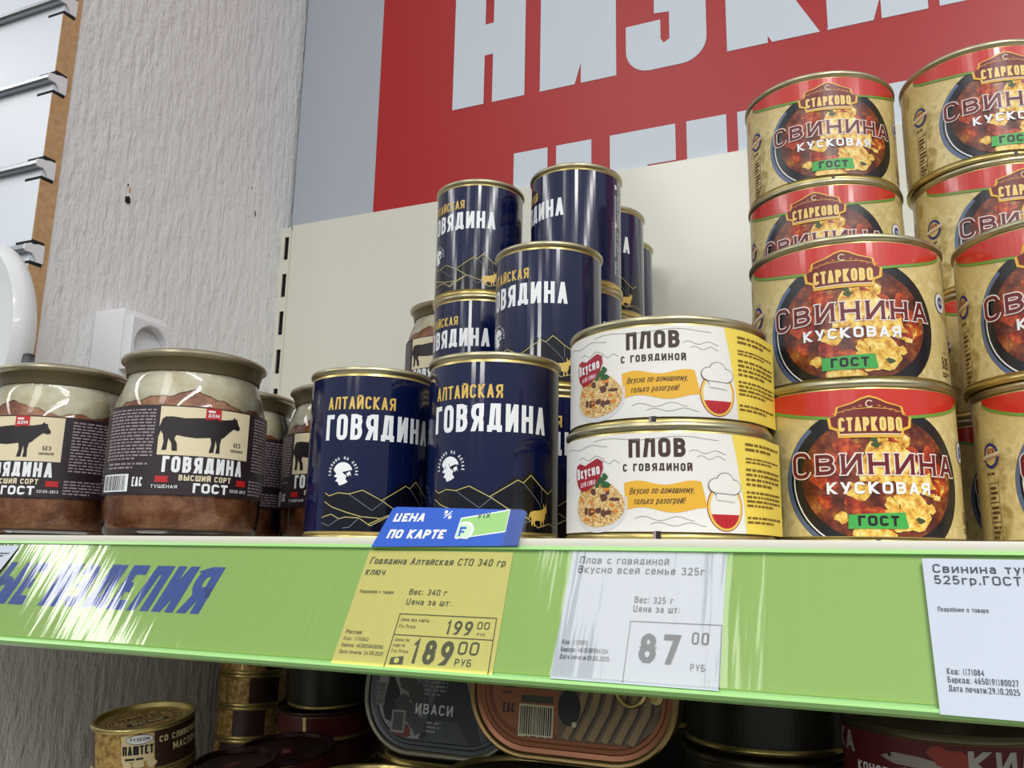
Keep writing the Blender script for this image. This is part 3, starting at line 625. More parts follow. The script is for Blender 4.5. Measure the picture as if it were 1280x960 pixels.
# ---- navy stewed beef can
RA = .0371; dg = lambda a: R(a)*RA
def beef_can(e):
    can_shell(e, HA, RA, .0385)
    a = Art(); a.rect(-dg(179), .0052, dg(179), HA-.0056, NAVY)
    # dark foothills under the ridge lines
    hill = [(-52, .0005), (-52, .0285), (-45, .0262), (-34, .0282), (-26, .0272), (-14, .0292), (2, .0240), (24, .0345), (30, .0330), (39, .0375), (54, .0285), (62, .0300), (75, .0255), (75, .0005)]
    a.poly([(dg(p), max(q, .0052)) for p, q in hill], NAVYD, 1)
    lab = a.build('label', e, cyl(RA), .0024, base=.00012)
    a = Art()
    P = lambda *q: [(dg(x), z) for x, z in q]
    a.line(P((-50, .0270), (-45, .0252), (-36, .0270), (-26, .0262), (-14, .0285), (3, .0230), (18, .0170), (3, .0128), (-8, .0092)), .00042, GOLDL)
    a.line(P((3, .0230), (26, .0322), (31, .0308), (38, .0352), (50, .0290), (58, .0260), (66, .0290)), .00042, GOLDL)
    a.line(P((-26, .0262), (-5, .0172), (6, .0232)), .0003, GREYL)
    a.line(P((31, .0308), (46, .0215), (50, .0180)), .0003, GREYL); a.line(P((50, .0290), (50, .0205)), .0003, GREYL)
    a.line(P((-50, .0220), (-42, .0190), (-28, .0160), (-14, .0135), (3, .0128)), .00042, GOLDL)
    a.line(P((-52, .0130), (-42, .0148), (-34, .0122), (-28, .0132), (-16, .0128), (-6, .0085), (18, .0170), (34, .0130)), .0004, GOLDL)
    a.line(P((-52, .0100), (-44, .0082), (-34, .0122)), .0003, GREYL); a.line(P((-16, .0128), (-24, .0075), (-30, .0070)), .0003, GREYL)
    a.line(P((34, .0130), (46, .0078), (60, .0102), (72, .0085)), .0004, GOLDL); a.line(P((18, .0170), (30, .0100), (40, .0110)), .0003, GREYL)
    a.build('mountain_drawing', lab, cyl(RA), .0024, base=.00030)
    a = Art(); a.line([(-dg(100), .0052)]+[(-dg(100+1.1*(i % 2)), .0052+i*.0045) for i in range(1, 20)]+[(-dg(100), HA-.006)], .0012, GOLDL)
    a.build('label_seam', lab, cyl(RA), .0024, base=.00030)
    a = Art()
    a.text('АЛТАЙСКАЯ', dg(-20), .0756, .0074, GOLDP, width=dg(64), t=.16, wf=.50, gap=.13)
    a.text('ГОВЯДИНА', dg(0), .0575, .0150, WHITEP, width=dg(106), t=.172, wf=.47, gap=.13)
    a.build('lettering', lab, cyl(RA), .0024, base=.00030)
    a = Art(); cx, cz = dg(-33), .0385      # round made-in badge
    a.poly(arc(cx, cz, .0060, .0060, 15, 165, 16)+[(cx-.0040, cz-.0005), (cx-.0012, cz+.0030), (cx+.0012, cz+.0012), (cx+.0030, cz+.0022)], WHITEP)
    a.poly([(cx-.0054, cz-.0022), (cx-.0012, cz+.0022), (cx+.0004, cz-.0004), (cx+.0026, cz-.0018), (cx+.0020, cz-.0036), (cx+.0034, cz-.0054), (cx+.0012, cz-.0066), (cx-.0016, cz-.0074), (cx-.0030, cz-.0052), (cx-.0044, cz-.0050), (cx-.0030, cz-.0030)], WHITEP)
    a.poly([(cx+.0022, cz-.0006), (cx+.0046, cz+.0008), (cx+.0054, cz-.0022), (cx+.0044, cz-.0010), (cx+.0036, cz-.0024)], WHITEP)
    for i, c in enumerate('СДЕЛАНО НА АЛТАЕ'):
        if c == ' ': continue
        th = R(188-196*i/15); a.btext(c, cx+.0076*math.cos(th), cz+.0076*math.sin(th), .0017, WHITEP, bold=.03, align='CENTER', rot=th-PI/2)
    a.build('badge', lab, cyl(RA), .0024, base=.00030)
    a = Art(); bx, bz = dg(47), .0128       # little golden cow
    cow = [(-52,26),(-30,32),(0,34),(24,40),(34,46),(30,58),(34,68),(36,56),(42,50),(50,54),(52,66),(57,58),(54,46),(58,32),(54,24),(46,22),(44,2),(36,-10),(38,-32),(32,-38),(30,-16),(20,-12),(18,-34),(12,-36),(10,-12),(-14,-10),(-26,-14),(-24,-36),(-30,-36),(-36,-14),(-40,-34),(-46,-34),(-46,-8),(-52,10),(-58,-4),(-64,-2),(-58,16)]
    a.poly([(bx+p*.00011, bz+q*.00012) for p, q in cow], GOLDP); a.build('cow_mark', lab, cyl(RA), .0024, base=.00034)
    for cols in (((124, 129), (131, 137), (139, 145)), ((-128, -122), (-136, -130))):   # columns of small print turned along the can
        a = Art()
        for k, (x0, x1) in enumerate(cols):
            for j in range(40):
                rg = random.Random(k*50+j)
                if rg.random() < .08: continue
                z = HA-.022-j*.0017; a.rect(dg(x0), z, dg(x0+(x1-x0)*rg.uniform(.5, 1)), z+.0010, mat('side_print', srgb(196, 200, 210), .4))
        if cols[0][0] > 0:
            for z in (HA-.0135, HA-.046): a.ell(dg(127), z, .0016, .0022, WHITEP)
        a.build('small_print', lab, cyl(RA), .0024, base=.00030)
NAVYS = [  # x, y, level, turn, label, group
 (-.2953, .4519, 0, 9, 'navy can of beef, front row left, alone with no can on it', None),
 (-.2075, .4438, 0, -5, 'navy can of beef, front row right, behind the blue price flag', None),
 (-.2148, .5459, 0, 3, 'navy beef can mostly hidden between the front right navy can and the pilaf cans', None),
 (-.2148, .5459, 1, -33, 'navy beef can above the front right one, second tier, facing left', None),
 (-.3130, .6343, 0, -30, 'hidden navy beef can at the foot of the rear left stack', None),
 (-.3130, .6335, 1, -38, 'navy beef can mid rear left stack, only its lettering in view', None),
 (-.3149, .6358, 2, -33, 'navy beef can topping the rear left stack, against red banner edge', None),
 (-.2273, .6381, 0, -60, 'hidden navy beef can at the foot of the tallest navy stack', None),
 (-.2273, .6381, 1, -10, 'plain dark strip of a navy can seen right of the middle-row can', None),
 (-.2273, .6381, 2, -68, 'highest navy can, with a column of small print down its right side', None),
 (-.2315, .7249, 0, -20, 'hidden navy beef can at the foot of the stack behind the highest can', None),
 (-.2320, .7249, 1, -40, 'navy can whose dark rim just shows above the upper white can', None),
 (-.2315, .7249, 2, -14, 'navy can behind the highest one showing one letter and a gold cow', None),
 (-.2444, .8055, 0, 60, 'hidden navy beef can lowest in the stack touching the back panel', None),
 (-.2444, .8055, 1, -22, 'hidden navy beef can second up in the stack touching the back panel', None),
 (-.2444, .8055, 2, -20, 'rearmost navy can, a thin dark strip against the cream back panel', None)]
first = None
for x, y, lv, tn, lb, g in NAVYS:
    if first is None: first = e = empty('beef_can', (0, 0, 0)); beef_can(e)
    else: e = copy_tree(first)
    e.location = (x, y, lv*HA); e.rotation_euler = (0, 0, face(x, y, tn)); tag(e, lb, 'can', 'navy cans of stewed beef')

# ---- pork stew can
RS = .0503; dS = lambda a: R(a)*RS
def pork_can(e):
    can_shell(e, HS, RS, .0515)
    zb, zt = .0046, HS-.0050
    a = Art(); a.rect(-dS(179), zb, dS(179), zt, TAN)
    eg = [(dS(3)+dS(50.5)*math.sin(t), .0305+.0370*math.cos(t)) for t in [2*PI*i/56 for i in range(56)]]
    a.poly(eg, BOWL, 1)
    a.line([((x-dS(3))*.965+dS(3)-.0002, .0305+(z-.0305)*.97) for x, z in eg[30:50]], .0022, BOWLB, 2)
    a.line([((x-dS(3))*.90+dS(3)-.0002, .0305+(z-.0305)*.92) for x, z in eg[31:46]], .0007, WHITEP, 3)
    st = [(.0036+dS(42)*math.sin(t), .0315+.0300*math.cos(t)) for t in [2*PI*i/56 for i in range(56)]]
    a.poly(st, STEW, 4)
    red = [(dS(-68), zt), (dS(-68), zt-.0015)]+[(dS(x), zt-.0020-.0118*(1-(x/68)**2)**.8) for x in range(-66, 67, 6)]+[(dS(68), zt-.0015), (dS(68), zt)]
    a.line([(p, q-.0006) for p, q in red[1:-1]], .0017, LGREEN, 6); a.poly(red, mat('red_top_band', srgb(202, 48, 36), .25, 0, .5, .4), 7)
    a.clip(y0=zb, y1=zt)
    lab = a.build('label', e, cyl(RS), .003, base=.00012)
    a = Art(); rg = random.Random(11)        # chunks of meat in the picture
    for i in range(58):
        th = rg.uniform(0, 2*PI); q = math.sqrt(rg.random()); x = .0035+q*.030*math.cos(th); z = .0300+q*.0255*math.sin(th)
        warm = math.hypot((x-.008)/.028, (z-.028)/.026)
        M = CHUNK if rg.random() < 1.15-warm else REDCH
        s_ = rg.uniform(.0018, .0050)
        a.blob(x, z, s_*1.15, s_, M, i % 8, 100+i, 11, .35)
    for x, z, s_ in ((.003, .046, .006), (.010, .044, .006), (.014, .034, .007), (.018, .016, .008), (.011, .012, .006), (.024, .030, .005), (.016, .024, .006), (-.001, .036, .005)):
        a.blob(x, z, s_*1.1, s_, CHUNK, 9, int(x*1e5), 13, .35)
    for x, z in ((.002, .0475), (.020, .012), (.001, .050)): a.blob(x, z, .002, .0015, mat('herb_print', srgb(64, 78, 30), .4), 10, int(z*1e5), 9, .4)
    a.clip(y0=zb, y1=zt); a.build('stew_picture', lab, cyl(RS), .003, dl=.00004, base=.00050)
    a = Art()                                 # brand plaque
    pq = [(-.0185, -.0040), (-.0192, .0010), (-.0160, .0020), (-.0150, .0062), (-.0080, .0082), (-.0035, .0105), (.0, .0115), (.0035, .0105), (.0080, .0082), (.0150, .0062), (.0160, .0020), (.0192, .0010), (.0185, -.0040), (.0150, -.0055), (.0145, -.0088), (-.0145, -.0088), (-.0150, -.0055)]
    cz = .0598
    a.poly([(x, cz+z) for x, z in pq], ORP, 0); a.poly([(x*.93, cz+.0004+z*.89) for x, z in pq], DRED, 1)
    a.line([(-.0165, cz+.0028), (-.0100, cz+.0048), (0, cz+.0055), (.0100, cz+.0048), (.0165, cz+.0028)], .0003, ORP, 2); a.line([(-.0140, cz-.0072), (.0140, cz-.0072)], .0006, CREAM, 2)
    a.line(arc(0, cz+.0074, .0016, .0016, 40, 320, 10), .0005, CREAM, 2)
    for s_ in (-1, 1):
        for k in range(4): a.ell(s_*(.0042+k*.0026), cz+.0064-k*.0009, .0009, .0006, mat('plaque_scroll', srgb(176, 96, 60), .4), 2, 10)
    a.text('СТАРКОВО', 0, cz-.0058, .0068, mat('plaque_letters', srgb(238, 206, 120), .35), 3, width=.0285, t=.2, wf=.50, gap=.12, serif=.22)
    a.build('brand_plaque', lab, cyl(RS), .003, base=.00096)
    a = Art()
    yf = lambda i, n: 0; hf = lambda i, n: 1.28 if i == 0 else 1
    a.text('СВИНИНА', dS(3), .0335, .0098, mat('pale_outline', srgb(236, 222, 214), .35), 0, width=dS(91), t=.18, wf=.80, gap=.26, serif=.75, grow=.00062, hfun=hf, yfun=lambda i, n: -.0012 if i == 0 else 0)
    a.text('СВИНИНА', dS(3), .0335, .0098, mat('maroon_letters', srgb(104, 22, 26), .35), 2, width=dS(91), t=.18, wf=.80, gap=.26, serif=.75, hfun=hf, yfun=lambda i, n: -.0012 if i == 0 else 0)
    a.text('КУСКОВАЯ', dS(3), .0243, .0056, WHITEP, 1, width=dS(54), t=.22, wf=.82, gap=.24, serif=.5)
    a.poly([(-.0125, .0080), (-.0120, .0146), (.0128, .0158), (.0140, .0088), (.0132, .0082)], mat('gost_green', srgb(64, 168, 74), .35), 1)
    a.text('ГОСТ', .0008, .0094, .0048, BLACK, 2, width=.0178, t=.25, wf=.95, gap=.22)
    a.build('lettering', lab, cyl(RS), .003, base=.00096)
    a = Art()                                 # badges and boxes at both sides
    ex, ez = dS(-64), .0460
    a.ell(ex, ez, .0060, .0064, BLUEP, 0, 24); a.ell(ex, ez, .0044, .0048, mat('badge_yellow', srgb(214, 190, 120), .4), 1, 24)
    a.poly([(ex-.0068, ez-.0024), (ex+.0068, ez-.0006), (ex+.0072, ez+.0018), (ex-.0066, ez+.0002)], CREAM, 2)
    a.btext('100%', ex, ez+.0010, .0026, CRIM, 3, bold=.02, width=.0070, align='CENTER'); a.btext('натурально', ex, ez-.0018, .0017, CRIM, 3, bold=.01, width=.0130, align='CENTER', rot=.13)
    BR = mat('box_brown', srgb(96, 66, 36), .5)
    a.microlines(ex-.004, .0362, ex+.0045, .0380, 1, BR, 0, .6, 3)
    for k in range(3):
        z = .0260-k*.0096; q = .0038
        a.line([(ex-q, z-.0028), (ex-q, z+.0062), (ex+q, z+.0066), (ex+q, z-.0030)], .0003, BR, 0, True); a.microlines(ex-.0028, z-.0020, ex+.0030, z+.0052, 3, BR, 0, .55, 5+k)
    a.build('side_marks', lab, cyl(RS), .003, base=.00040); a = Art()
    ex, ez = dS(66), .0470
    a.ell(ex, ez, .0054, .0056, BLUEP, 0, 28); a.ell(ex, ez, .0050, .0052, WHITEP, 1, 28); a.ell(ex, ez, .0028, .0032, BLUEP, 2, 24); a.btext('100%', ex, ez-.0008, .0018, WHITEP, 3, bold=.02, width=.0044, align='CENTER')
    a.btext('МАССА', ex+.001, .0196, .0013, BR, 0, width=.0060, align='CENTER'); a.btext('525', ex+.0012, .0118, .0062, BR, 0, bold=.015, width=.0078, align='CENTER'); a.microlines(ex-.003, .0072, ex+.0052, .0102, 2, BR, 0, .5, 9)
    for k in range(2):
        a.microlines(dS(-108+k*10), .012, dS(-101+k*10), .060, 26, BR, 0, .45, 20+k)
    for k in range(3): a.microlines(dS(86+k*14), .012, dS(97+k*14), .062, 26, BR, 0, .45, 30+k)
    a.line([(dS(-84), zb), (dS(-84), zt)], .0004, mat('label_seam', srgb(150, 128, 80), .4)); a.build('side_marks', lab, cyl(RS), .003, base=.00040)
    a = Art(); a.rect(-.0010, .0006, .0010, .0032, BLACK); a.build('seam_mark', e, cyl(.0516), base=.0001)
PORKS = [
 (-.0185, .4900, 0, 10, 'pork can at the bottom of the front left stack, beside the white and yellow cans'),
 (-.0184, .5050, 1, 0, 'pork can resting on the bottom can of the front left stack, full face in view'),
 (-.0325, .6120, 0, 0, 'pork can at the foot of the rear left pork stack, hidden'), (-.0325, .6120, 1, 5, 'pork can second up in the rear left pork stack, hidden'),
 (-.0321, .6110, 2, -6, 'pork can third up in the rear left stack, lower half of its face covered'),
 (-.0325, .6154, 3, 8, 'topmost pork can of the left stacks, standing against the red banner'),
 (.0911, .5089, 0, 10, 'pork can at the bottom of the front right stack, cut by the right frame edge'),
 (.0887, .5089, 1, 0, 'pork can second up in the front right stack, cut by the right frame edge'),
 (.0748, .6194, 0, 14, 'pork can lowest in the rear right stack, a dark strip in the gap'),
 (.0748, .6194, 1, 18, 'pork can second in the rear right stack, blue badge showing in the gap'),
 (.0754, .6194, 2, 18, 'pork can third up in the rear right stack, half covered by the can in front'),
 (.0731, .6194, 3, 17, 'topmost pork can at the upper right corner of the photo')]
first = None
for x, y, lv, tn, lb in PORKS:
    if first is None: first = e = empty('pork_can', (0, 0, 0)); pork_can(e)
    else: e = copy_tree(first)
    e.location = (x, y, lv*HS); e.rotation_euler = (0, 0, face(x, y, tn)); tag(e, lb, 'can', 'tan cans of pork stew')

# ---- flat pilaf can
RP = .0505; dP = lambda a: R(a)*RP; LP = .0511
def pilaf_can(e):
    can_shell(e, HP, RP, .0515)
    zb, zt = .0042, .0487
    a = Art(); a.rect(-dP(100), zb, dP(48), zt, PAPER)
    a.poly([(dP(38), zt), (dP(41), zt-.012), (dP(45), zb+.012), (dP(46), zb), (dP(92), zb), (dP(92), zt)], YEL, 1); a.rect(-dP(100), zb, -dP(84), zt, YEL, 1)
    lab = a.build('label', e, cyl(LP, R(70)), .0028, base=.0)
    me = lab.data
    F = cyl(LP, R(70)); RIB = mat('thin_grey_wave', srgb(150, 148, 142), .6)
    a = Art()
    wv = lambda x0, x1, z, am, n=10, ph=0: [(dP(x0+(x1-x0)*i/n), z+am*math.sin(ph+i*1.1)) for i in range(n+1)]
    for q in ((-70, -30, .0440, .0008), (-40, 30, .0462, .0008), (-52, -32, .0385, .0010), (-34, -22, .0360, .0008), (14, 34, .0400, .0008), (18, 34, .0375, .0008), (-14, 16, .0100, .0010), (-6, 22, .0075, .0008), (-75, -66, .0300, .0006)):
        a.line(wv(*q), .00025, RIB)
    a.build('wave_lines', lab, F, .0028, base=.0001)
    a = Art(); a.text('ПЛОВ', dP(-2.5), .0375, .0086, BROWNT, width=dP(29.5), t=.22, wf=.62, gap=.16)
    a.btext('с говядиной', dP(-2.5), .0312, .0047, BROWNT, 0, bold=.02, width=dP(36), align='CENTER')
    a.build('lettering', lab, F, .0028, base=.0001)
    a = Art(); rb = []
    n = 16
    tp = [(dP(-20+40*i/n), .0260+.0010*math.sin(i*.55)) for i in range(n+1)]; bt = [(dP(-19+42*i/n), .0138+.0012*math.sin(i*.5)) for i in range(n+1)]
    for i in range(n): a.poly([bt[i], bt[i+1], tp[i+1], tp[i]], ORANGE)
    a.btext('Вкусно по-домашнему,', dP(-17), .0208, .0030, BROWNT, 1, width=dP(33), shear=.3, rot=.02); a.btext('только разогрей!', dP(-15), .0162, .0030, BROWNT, 1, width=dP(26), shear=.3, rot=.02)
    a.build('orange_ribbon', lab, F, .0028, base=.0001)
    a = Art(); cx, cz = dP(-38), .0150        # white bowl heaped with pilaf
    a.poly([(cx-.0150, cz+.0008)]+arc(cx+.001, cz, .0165, .0112, 180, 360, 18)+[(cx+.0175, cz+.0050)], mat('bowl_white', srgb(214, 214, 216), .5), 0)
    a.poly([(cx-.0142, cz-.0012), (cx-.0138, cz+.004), (cx-.011, cz+.0090), (cx-.005, cz+.0122), (cx+.003, cz+.0128), (cx+.010, cz+.0105), (cx+.0150, cz+.0055), (cx+.0165, cz+.0010)]+arc(cx+.001, cz-.0002, .0150, .0085, 0, -180, 14)[1:], RICE, 1)
    rg = random.Random(5)
    for i in range(9): a.blob(cx+rg.uniform(-.007, .012), cz+rg.uniform(-.004, .008), rg.uniform(.0012, .0026), rg.uniform(.0010, .0020), MEATD, 2, 300+i, 9, .3)
    for i in range(9): a.blob(cx+rg.uniform(-.010, .014), cz+rg.uniform(-.006, .009), .0016, .0008, mat('carrot_print', srgb(220, 130, 40), .5), 3, 330+i, 7, .4)
    for i in range(7): a.blob(cx+.0035+rg.uniform(-.0025, .0035), cz+.0125+rg.uniform(-.0022, .0025), .0018, .0015, PARS, 4, 360+i, 9, .4)
    a.build('pilaf_picture', lab, F, .0028, base=.0001)
    a = Art(); hx, hz = dP(-44), .0300        # crimson heart-shaped brand patch
    ht = [(-.0098, .0030), (-.0090, .0058), (-.0060, .0066), (-.0020, .0052), (.0020, .0066), (.0065, .0082), (.0095, .0068), (.0100, .0035), (.0085, -.0005), (.0050, -.0042), (-.0005, -.0066), (-.0050, -.0068), (-.0082, -.0040), (-.0095, -.0005)]
    a.poly([(hx+p, hz+q) for p, q in ht], CRIM, 0)
    a.btext('Вкусно', hx, hz-.0002, .0052, WHITEP, 1, bold=.035, width=.0168, align='CENTER', rot=.12); a.btext('всей семье', hx+.0002, hz-.0044, .0030, mat('pink_letters', srgb(238, 200, 208), .4), 1, bold=.015, width=.0110, align='CENTER', rot=.12)
    a.build('brand_patch', lab, F, .0028, base=.00045)
    a = Art(); ox, oz = dP(33), .0165         # oval badge with a plain cook's hat
    a.ell(ox, oz-.001, .0092, .0108, CRIM, 0); a.ell(ox, oz-.001, .0088, .0104, mat('oval_gold', srgb(236, 200, 90), .5), 1); a.ell(ox, oz-.001, .0076, .0094, PAPER, 2)
    a.poly(arc(ox, oz-.001, .0076, .0094, 200, 340, 14), RED, 3)
    for k in range(5): a.line([(ox-.0042+k*.0021, oz-.0098+abs(k-2)*.0006), (ox-.0042+k*.0021, oz-.0052)], .0004, CRIM, 4)
    for p, q, r_ in ((-.0045, .0085, .0040), (0, .0108, .0044), (.0045, .0082, .0040), (.0015, .0070, .0042), (-.002, .0066, .0040)): a.ell(ox+p, oz+q, r_, r_*.85, INK, 5, 20)
    for p, q, r_ in ((-.0045, .0085, .0040), (0, .0108, .0044), (.0045, .0082, .0040), (.0015, .0070, .0042), (-.002, .0066, .0040)): a.ell(ox+p, oz+q, r_-.0003, r_*.85-.0003, PAPER, 6, 20)
    a.poly([(ox-.0045, oz+.0022), (ox+.0045, oz+.0014), (ox+.0050, oz+.0056), (ox-.0050, oz+.0062)], PAPER, 7); a.line([(ox-.0050, oz+.0052), (ox+.0050, oz+.0046)], .0003, INK, 8)
    a.build('oval_badge', lab, F, .0028, base=.0001)
    a = Art(); TB = mat('label_text_brown', srgb(120, 92, 30), .6)
    for z0, z1, r_ in ((.0415, .0462, 2), (.0360, .0392, 2), (.0255, .0345, 4), (.0160, .0240, 4), (.0085, .0125, 2)): a.microlines(dP(47), z0, dP(88), z1, r_, TB, 0, .5, int(z0*1e4))
    a.build('small_print', lab, F, .0028, base=.00025)
    a = Art(); a.rect(-.0030, .0006, -.0008, .0044, BLACK); a.rect(-.0042, .0006, -.0030, .0044, TEXTG); a.build('seam_mark', e, cyl(.0516), base=.0001)
e = empty('pilaf_can', (-.104, .4320, 0)); pilaf_can(e); e.rotation_euler = (0, 0, face(-.104, .432, -3))
tag(e, 'lower white and yellow can of pilaf standing on the shelf', 'can', 'white and yellow pilaf cans')
e2 = copy_tree(e); e2.location = (-.1065, .4440, HP); e2.rotation_euler = (0, 0, face(-.1065, .444, -5)); tag(e2, 'upper white and yellow can of pilaf lying on the lower one', 'can')

# ================================================================== jars of stewed beef
HJ = .1165; RJ = .0478; RLID = .0446; RLB = .0484; dJ = lambda a: R(a)*RLB
MEATJ = mat('stewed_beef', srgb(150, 84, 50), .35, 0, .5, .6)
v = coords(MEATJ, 'Object', (1, 1, 1)); f = noise(MEATJ, v, 85, 8, .7)
setcol(MEATJ, ramp(MEATJ, f, [(.30, srgb(96, 46, 26)), (.42, srgb(158, 88, 50)), (.52, srgb(190, 122, 78)), (.62, srgb(206, 148, 102)), (.74, srgb(228, 192, 150))])); bump(MEATJ, f, .5, .003)
FATJ = mat('jar_fat', srgb(232, 222, 192), .4, 0, .5, .4)
v = coords(FATJ, 'Object', (1, 1, 1)); f = noise(FATJ, v, 60, 4, .55)
setcol(FATJ, ramp(FATJ, f, [(.35, srgb(216, 200, 158)), (.6, srgb(246, 238, 214))]))
RUBB = mat('lid_sealant', srgb(112, 100, 74), .38, .7)
def beef_jar(e):
    prof = [(0, .0035), (.030, .0030), (.0395, 0), (.0425, .0004), (.0455, .0030), (.0470, .008), (RJ, .018), (RJ, .072), (.0472, .080), (.0450, .0885), (.0425, .0955), (.0408, .1000), (.0404, .1030), (.0415, .1060), (.0415, .1090)]
    w = MB(); w.lathe(prof, GLASS, 96); w.build('glass_jar', e, angle=60)
    inn = [(0, .0050), (.038, .0050), (.0436, .0060), (.0452, .010), (.0463, .018), (.0463, .072), (.0457, .080), (.0438, .0880), (.0418, .0940), (0, .0940)]
    w = MB(); w.lathe(inn, MEATJ, 96); w.build('stewed_beef', e, angle=60)
    # pale fat set on top, its lower edge running in tongues into the meat
    w = MB(); seg = 120; k = 0; L = []
    for j in range(seg):
        th = 2*PI*j/seg
        lo = .0842+.0038*math.cos(3*(th+PI/2+.30))+.0012*math.sin(7*th+1)+.0009*math.sin(13*th)+.0005*math.sin(31*th)
        def rr_(z): 
            q = [(.0463, .072), (.0457, .080), (.0441, .0885), (.0416, .0955), (.0400, .1000), (.0396, .1030)]
            for (r0, z0), (r1, z1) in zip(q, q[1:]):
                if z <= z1: return r0+(r1-r0)*max(0, (z-z0))/(z1-z0)
            return .0396
        L.append([(rr_(z)+.0004, z) for z in (lo, lo+(.1-lo)*.33, lo+(.1-lo)*.66, .1, .1025)]+[(.0, .1025)])
    w.mats.append(FATJ)
    for j in range(seg):
        th = 2*PI*j/seg
        for r_, z in L[j]: w.v.append((r_*math.cos(th), r_*math.sin(th), z))
    for j in range(seg):
        for q in range(5):
            a = j*6+q; b = ((j+1) % seg)*6+q; w.f.append((a, b, b+1, a+1)); w.m.append(0)
    w.build('fat_layer', e, angle=60)
    w = MB(); w.lathe([(.0398, .1100), (.0428, .1098), (.0434, .1104), (RLID-.0002, .1108), (RLID+.0010, .1116), (RLID+.0012, .1128), (RLID+.0004, .1144), (RLID-.0022, .1156), (.0400, .1165), (.0385, .1160), (.0370, .1140), (.0330, .1140), (.0310, .1150), (0, .1150)], LIDM, 96); ld = w.build('metal_lid', e, angle=35)
    w = MB(); w.lathe([(.0406, .1020), (.0416, .1024), (.0420, .1050), (.0424, .1070), (.0432, .1090), (.0436, .1104), (.0420, .1106)], RUBB, 96); w.build('sealing_ring', ld)
    zb, zt = .0255, .0790
    a = Art(); a.rect(-dJ(118), zb, dJ(84), zt, LABELD); a.rect(-dJ(34), .0488, dJ(33), zt-.0008, CREAM, 1)
    F = cyl(RLB); lab = a.build('label', e, F, .003, base=0)
    a = Art()                                 # standing bull seen from its right side
    bull = [(-238,60),(-232,82),(-214,96),(-170,97),(-110,90),(-60,94),(0,99),(60,100),(104,98),(140,104),(160,108),(172,124),(176,112),(190,112),(196,92),(214,66),(210,54),(196,50),(172,56),(150,38),(128,18),(112,2),(98,-6),(92,-40),(94,-88),(70,-88),(74,-52),(66,-18),(58,-86),(32,-88),(42,-40),(36,-6),(-40,-14),(-100,-10),(-150,-2),(-158,-22),(-142,-48),(-138,-88),(-166,-88),(-172,-46),(-190,-20),(-196,-84),(-222,-86),(-214,-40),(-222,0),(-236,20),(-246,-14),(-252,-12),(-250,30)]
    k = .000112
    a.poly([(dJ(-3)+p*k*.95, .0612+q*k*1.0) for p, q in bull], mat('bull_black', srgb(30, 22, 26), .45)); a.build('bull_picture', lab, F, .003, base=.00025)
    a = Art()
    a.text('ГОВЯДИНА', dJ(-.5), .0385, .0096, WHITEP, width=dJ(58), t=.205, wf=.58, gap=.16)
    a.text('ВЫСШИЙ СОРТ', dJ(1), .0338, .0034, CREAM, width=dJ(37), t=.22, wf=.8, gap=.2)
    a.text('ГОСТ', dJ(5), .0268, .0058, WHITEP, width=dJ(25), t=.24, wf=.85, gap=.16)
    a.btext('ТУШЁНАЯ', -dJ(36), .0290, .0019, WHITEP, bold=.02, width=dJ(18)); a.btext('32125-2013', dJ(19), .0284, .0018, WHITEP, bold=.02, width=dJ(15))
    for s_ in (-1, 1):
        x = dJ(-29 if s_ < 0 else 29); a.poly([(x-.0042, .0325), (x-.0034, .0344), (x-.0042, .0362), (x+.0042, .0362), (x+.0034, .0344), (x+.0042, .0325)], RED)
    a.btext('БЕЗ', dJ(22.5), .0562, .0027, BLACK, bold=.01, width=.0050, align='CENTER'); a.btext('КОНСЕРВАНТОВ', dJ(22.5), .0532, .0015, BLACK, bold=.01, width=.0088, align='CENTER')
    a.poly([(dJ(-3), .0712), (dJ(-3), .0785), (dJ(8), .0785), (dJ(8), .0712), (dJ(5), .0722)], RED, 0); a.btext('ДОМ', dJ(2.5), .0730, .0022, WHITEP, 1, bold=.03, width=.0068, align='CENTER'); a.microlines(dJ(-1.5), .0757, dJ(6.5), .0772, 1, WHITEP, 1, .8, 2)
    a.build('lettering', lab, F, .003, base=.00025)
    a = Art()
    a.microlines(-dJ(82), .0455, -dJ(37), .0770, 16, TEXTG, 0, .5, 3); a.microlines(-dJ(78), .0400, -dJ(40), .0445, 2, TEXTG, 0, .5, 6)
    a.build('small_print', lab, F, .003, base=.00025); a = Art()
    a.microlines(dJ(39), .0425, dJ(78), .0770, 17, TEXTG, 0, .5, 13); a.microlines(dJ(37), .0275, dJ(66), .0375, 5, TEXTG, 0, .5, 16)
    a.build('small_print', lab, F, .003, base=.00025); a = Art()
    a.text('ЕАС', -dJ(46.5), .0298, .0056, WHITEP, width=.0068, t=.16, wf=.5, gap=.15)
    a.rect(-dJ(84), .0268, -dJ(54), .0372, WHITEP, 0); rg = random.Random(2); x = -dJ(82)
    while x < -dJ(57): 
        b = rg.choice((.0003, .0005, .0008)); a.rect(x, .0276, x+b, .0364, BLACK, 1); x += b+rg.choice((.0003, .0005, .0007))
    a.build('barcode', lab, F, .003, base=.00025); a = Art()
    a.microlines(-dJ(112), .0300, -dJ(90), .0770, 22, TEXTG, 0, .5, 19)
    a.build('small_print', lab, F, .003, base=.00025)
JARS = [(-.4203, .4283, 0, 13, 'jar of stewed beef with the whole bull label in view, in front of the socket'),
        (-.5420, .4285, 0, -30, 'jar of stewed beef cut by the left frame edge'),
        (-.4815, .5412, 0, -12, 'jar of stewed beef in shadow behind the fully visible jar'),
        (-.3802, .5511, 0, -19, 'jar of stewed beef partly hidden behind the front left navy can'),
        (-.3895, .7288, 0, -20, 'jar of stewed beef at the foot of the rear jar stack, hidden'),
        (-.3840, .7288, 1, -23, 'jar of stewed beef raised against the back panel left of the rear navy stack')]
first = None
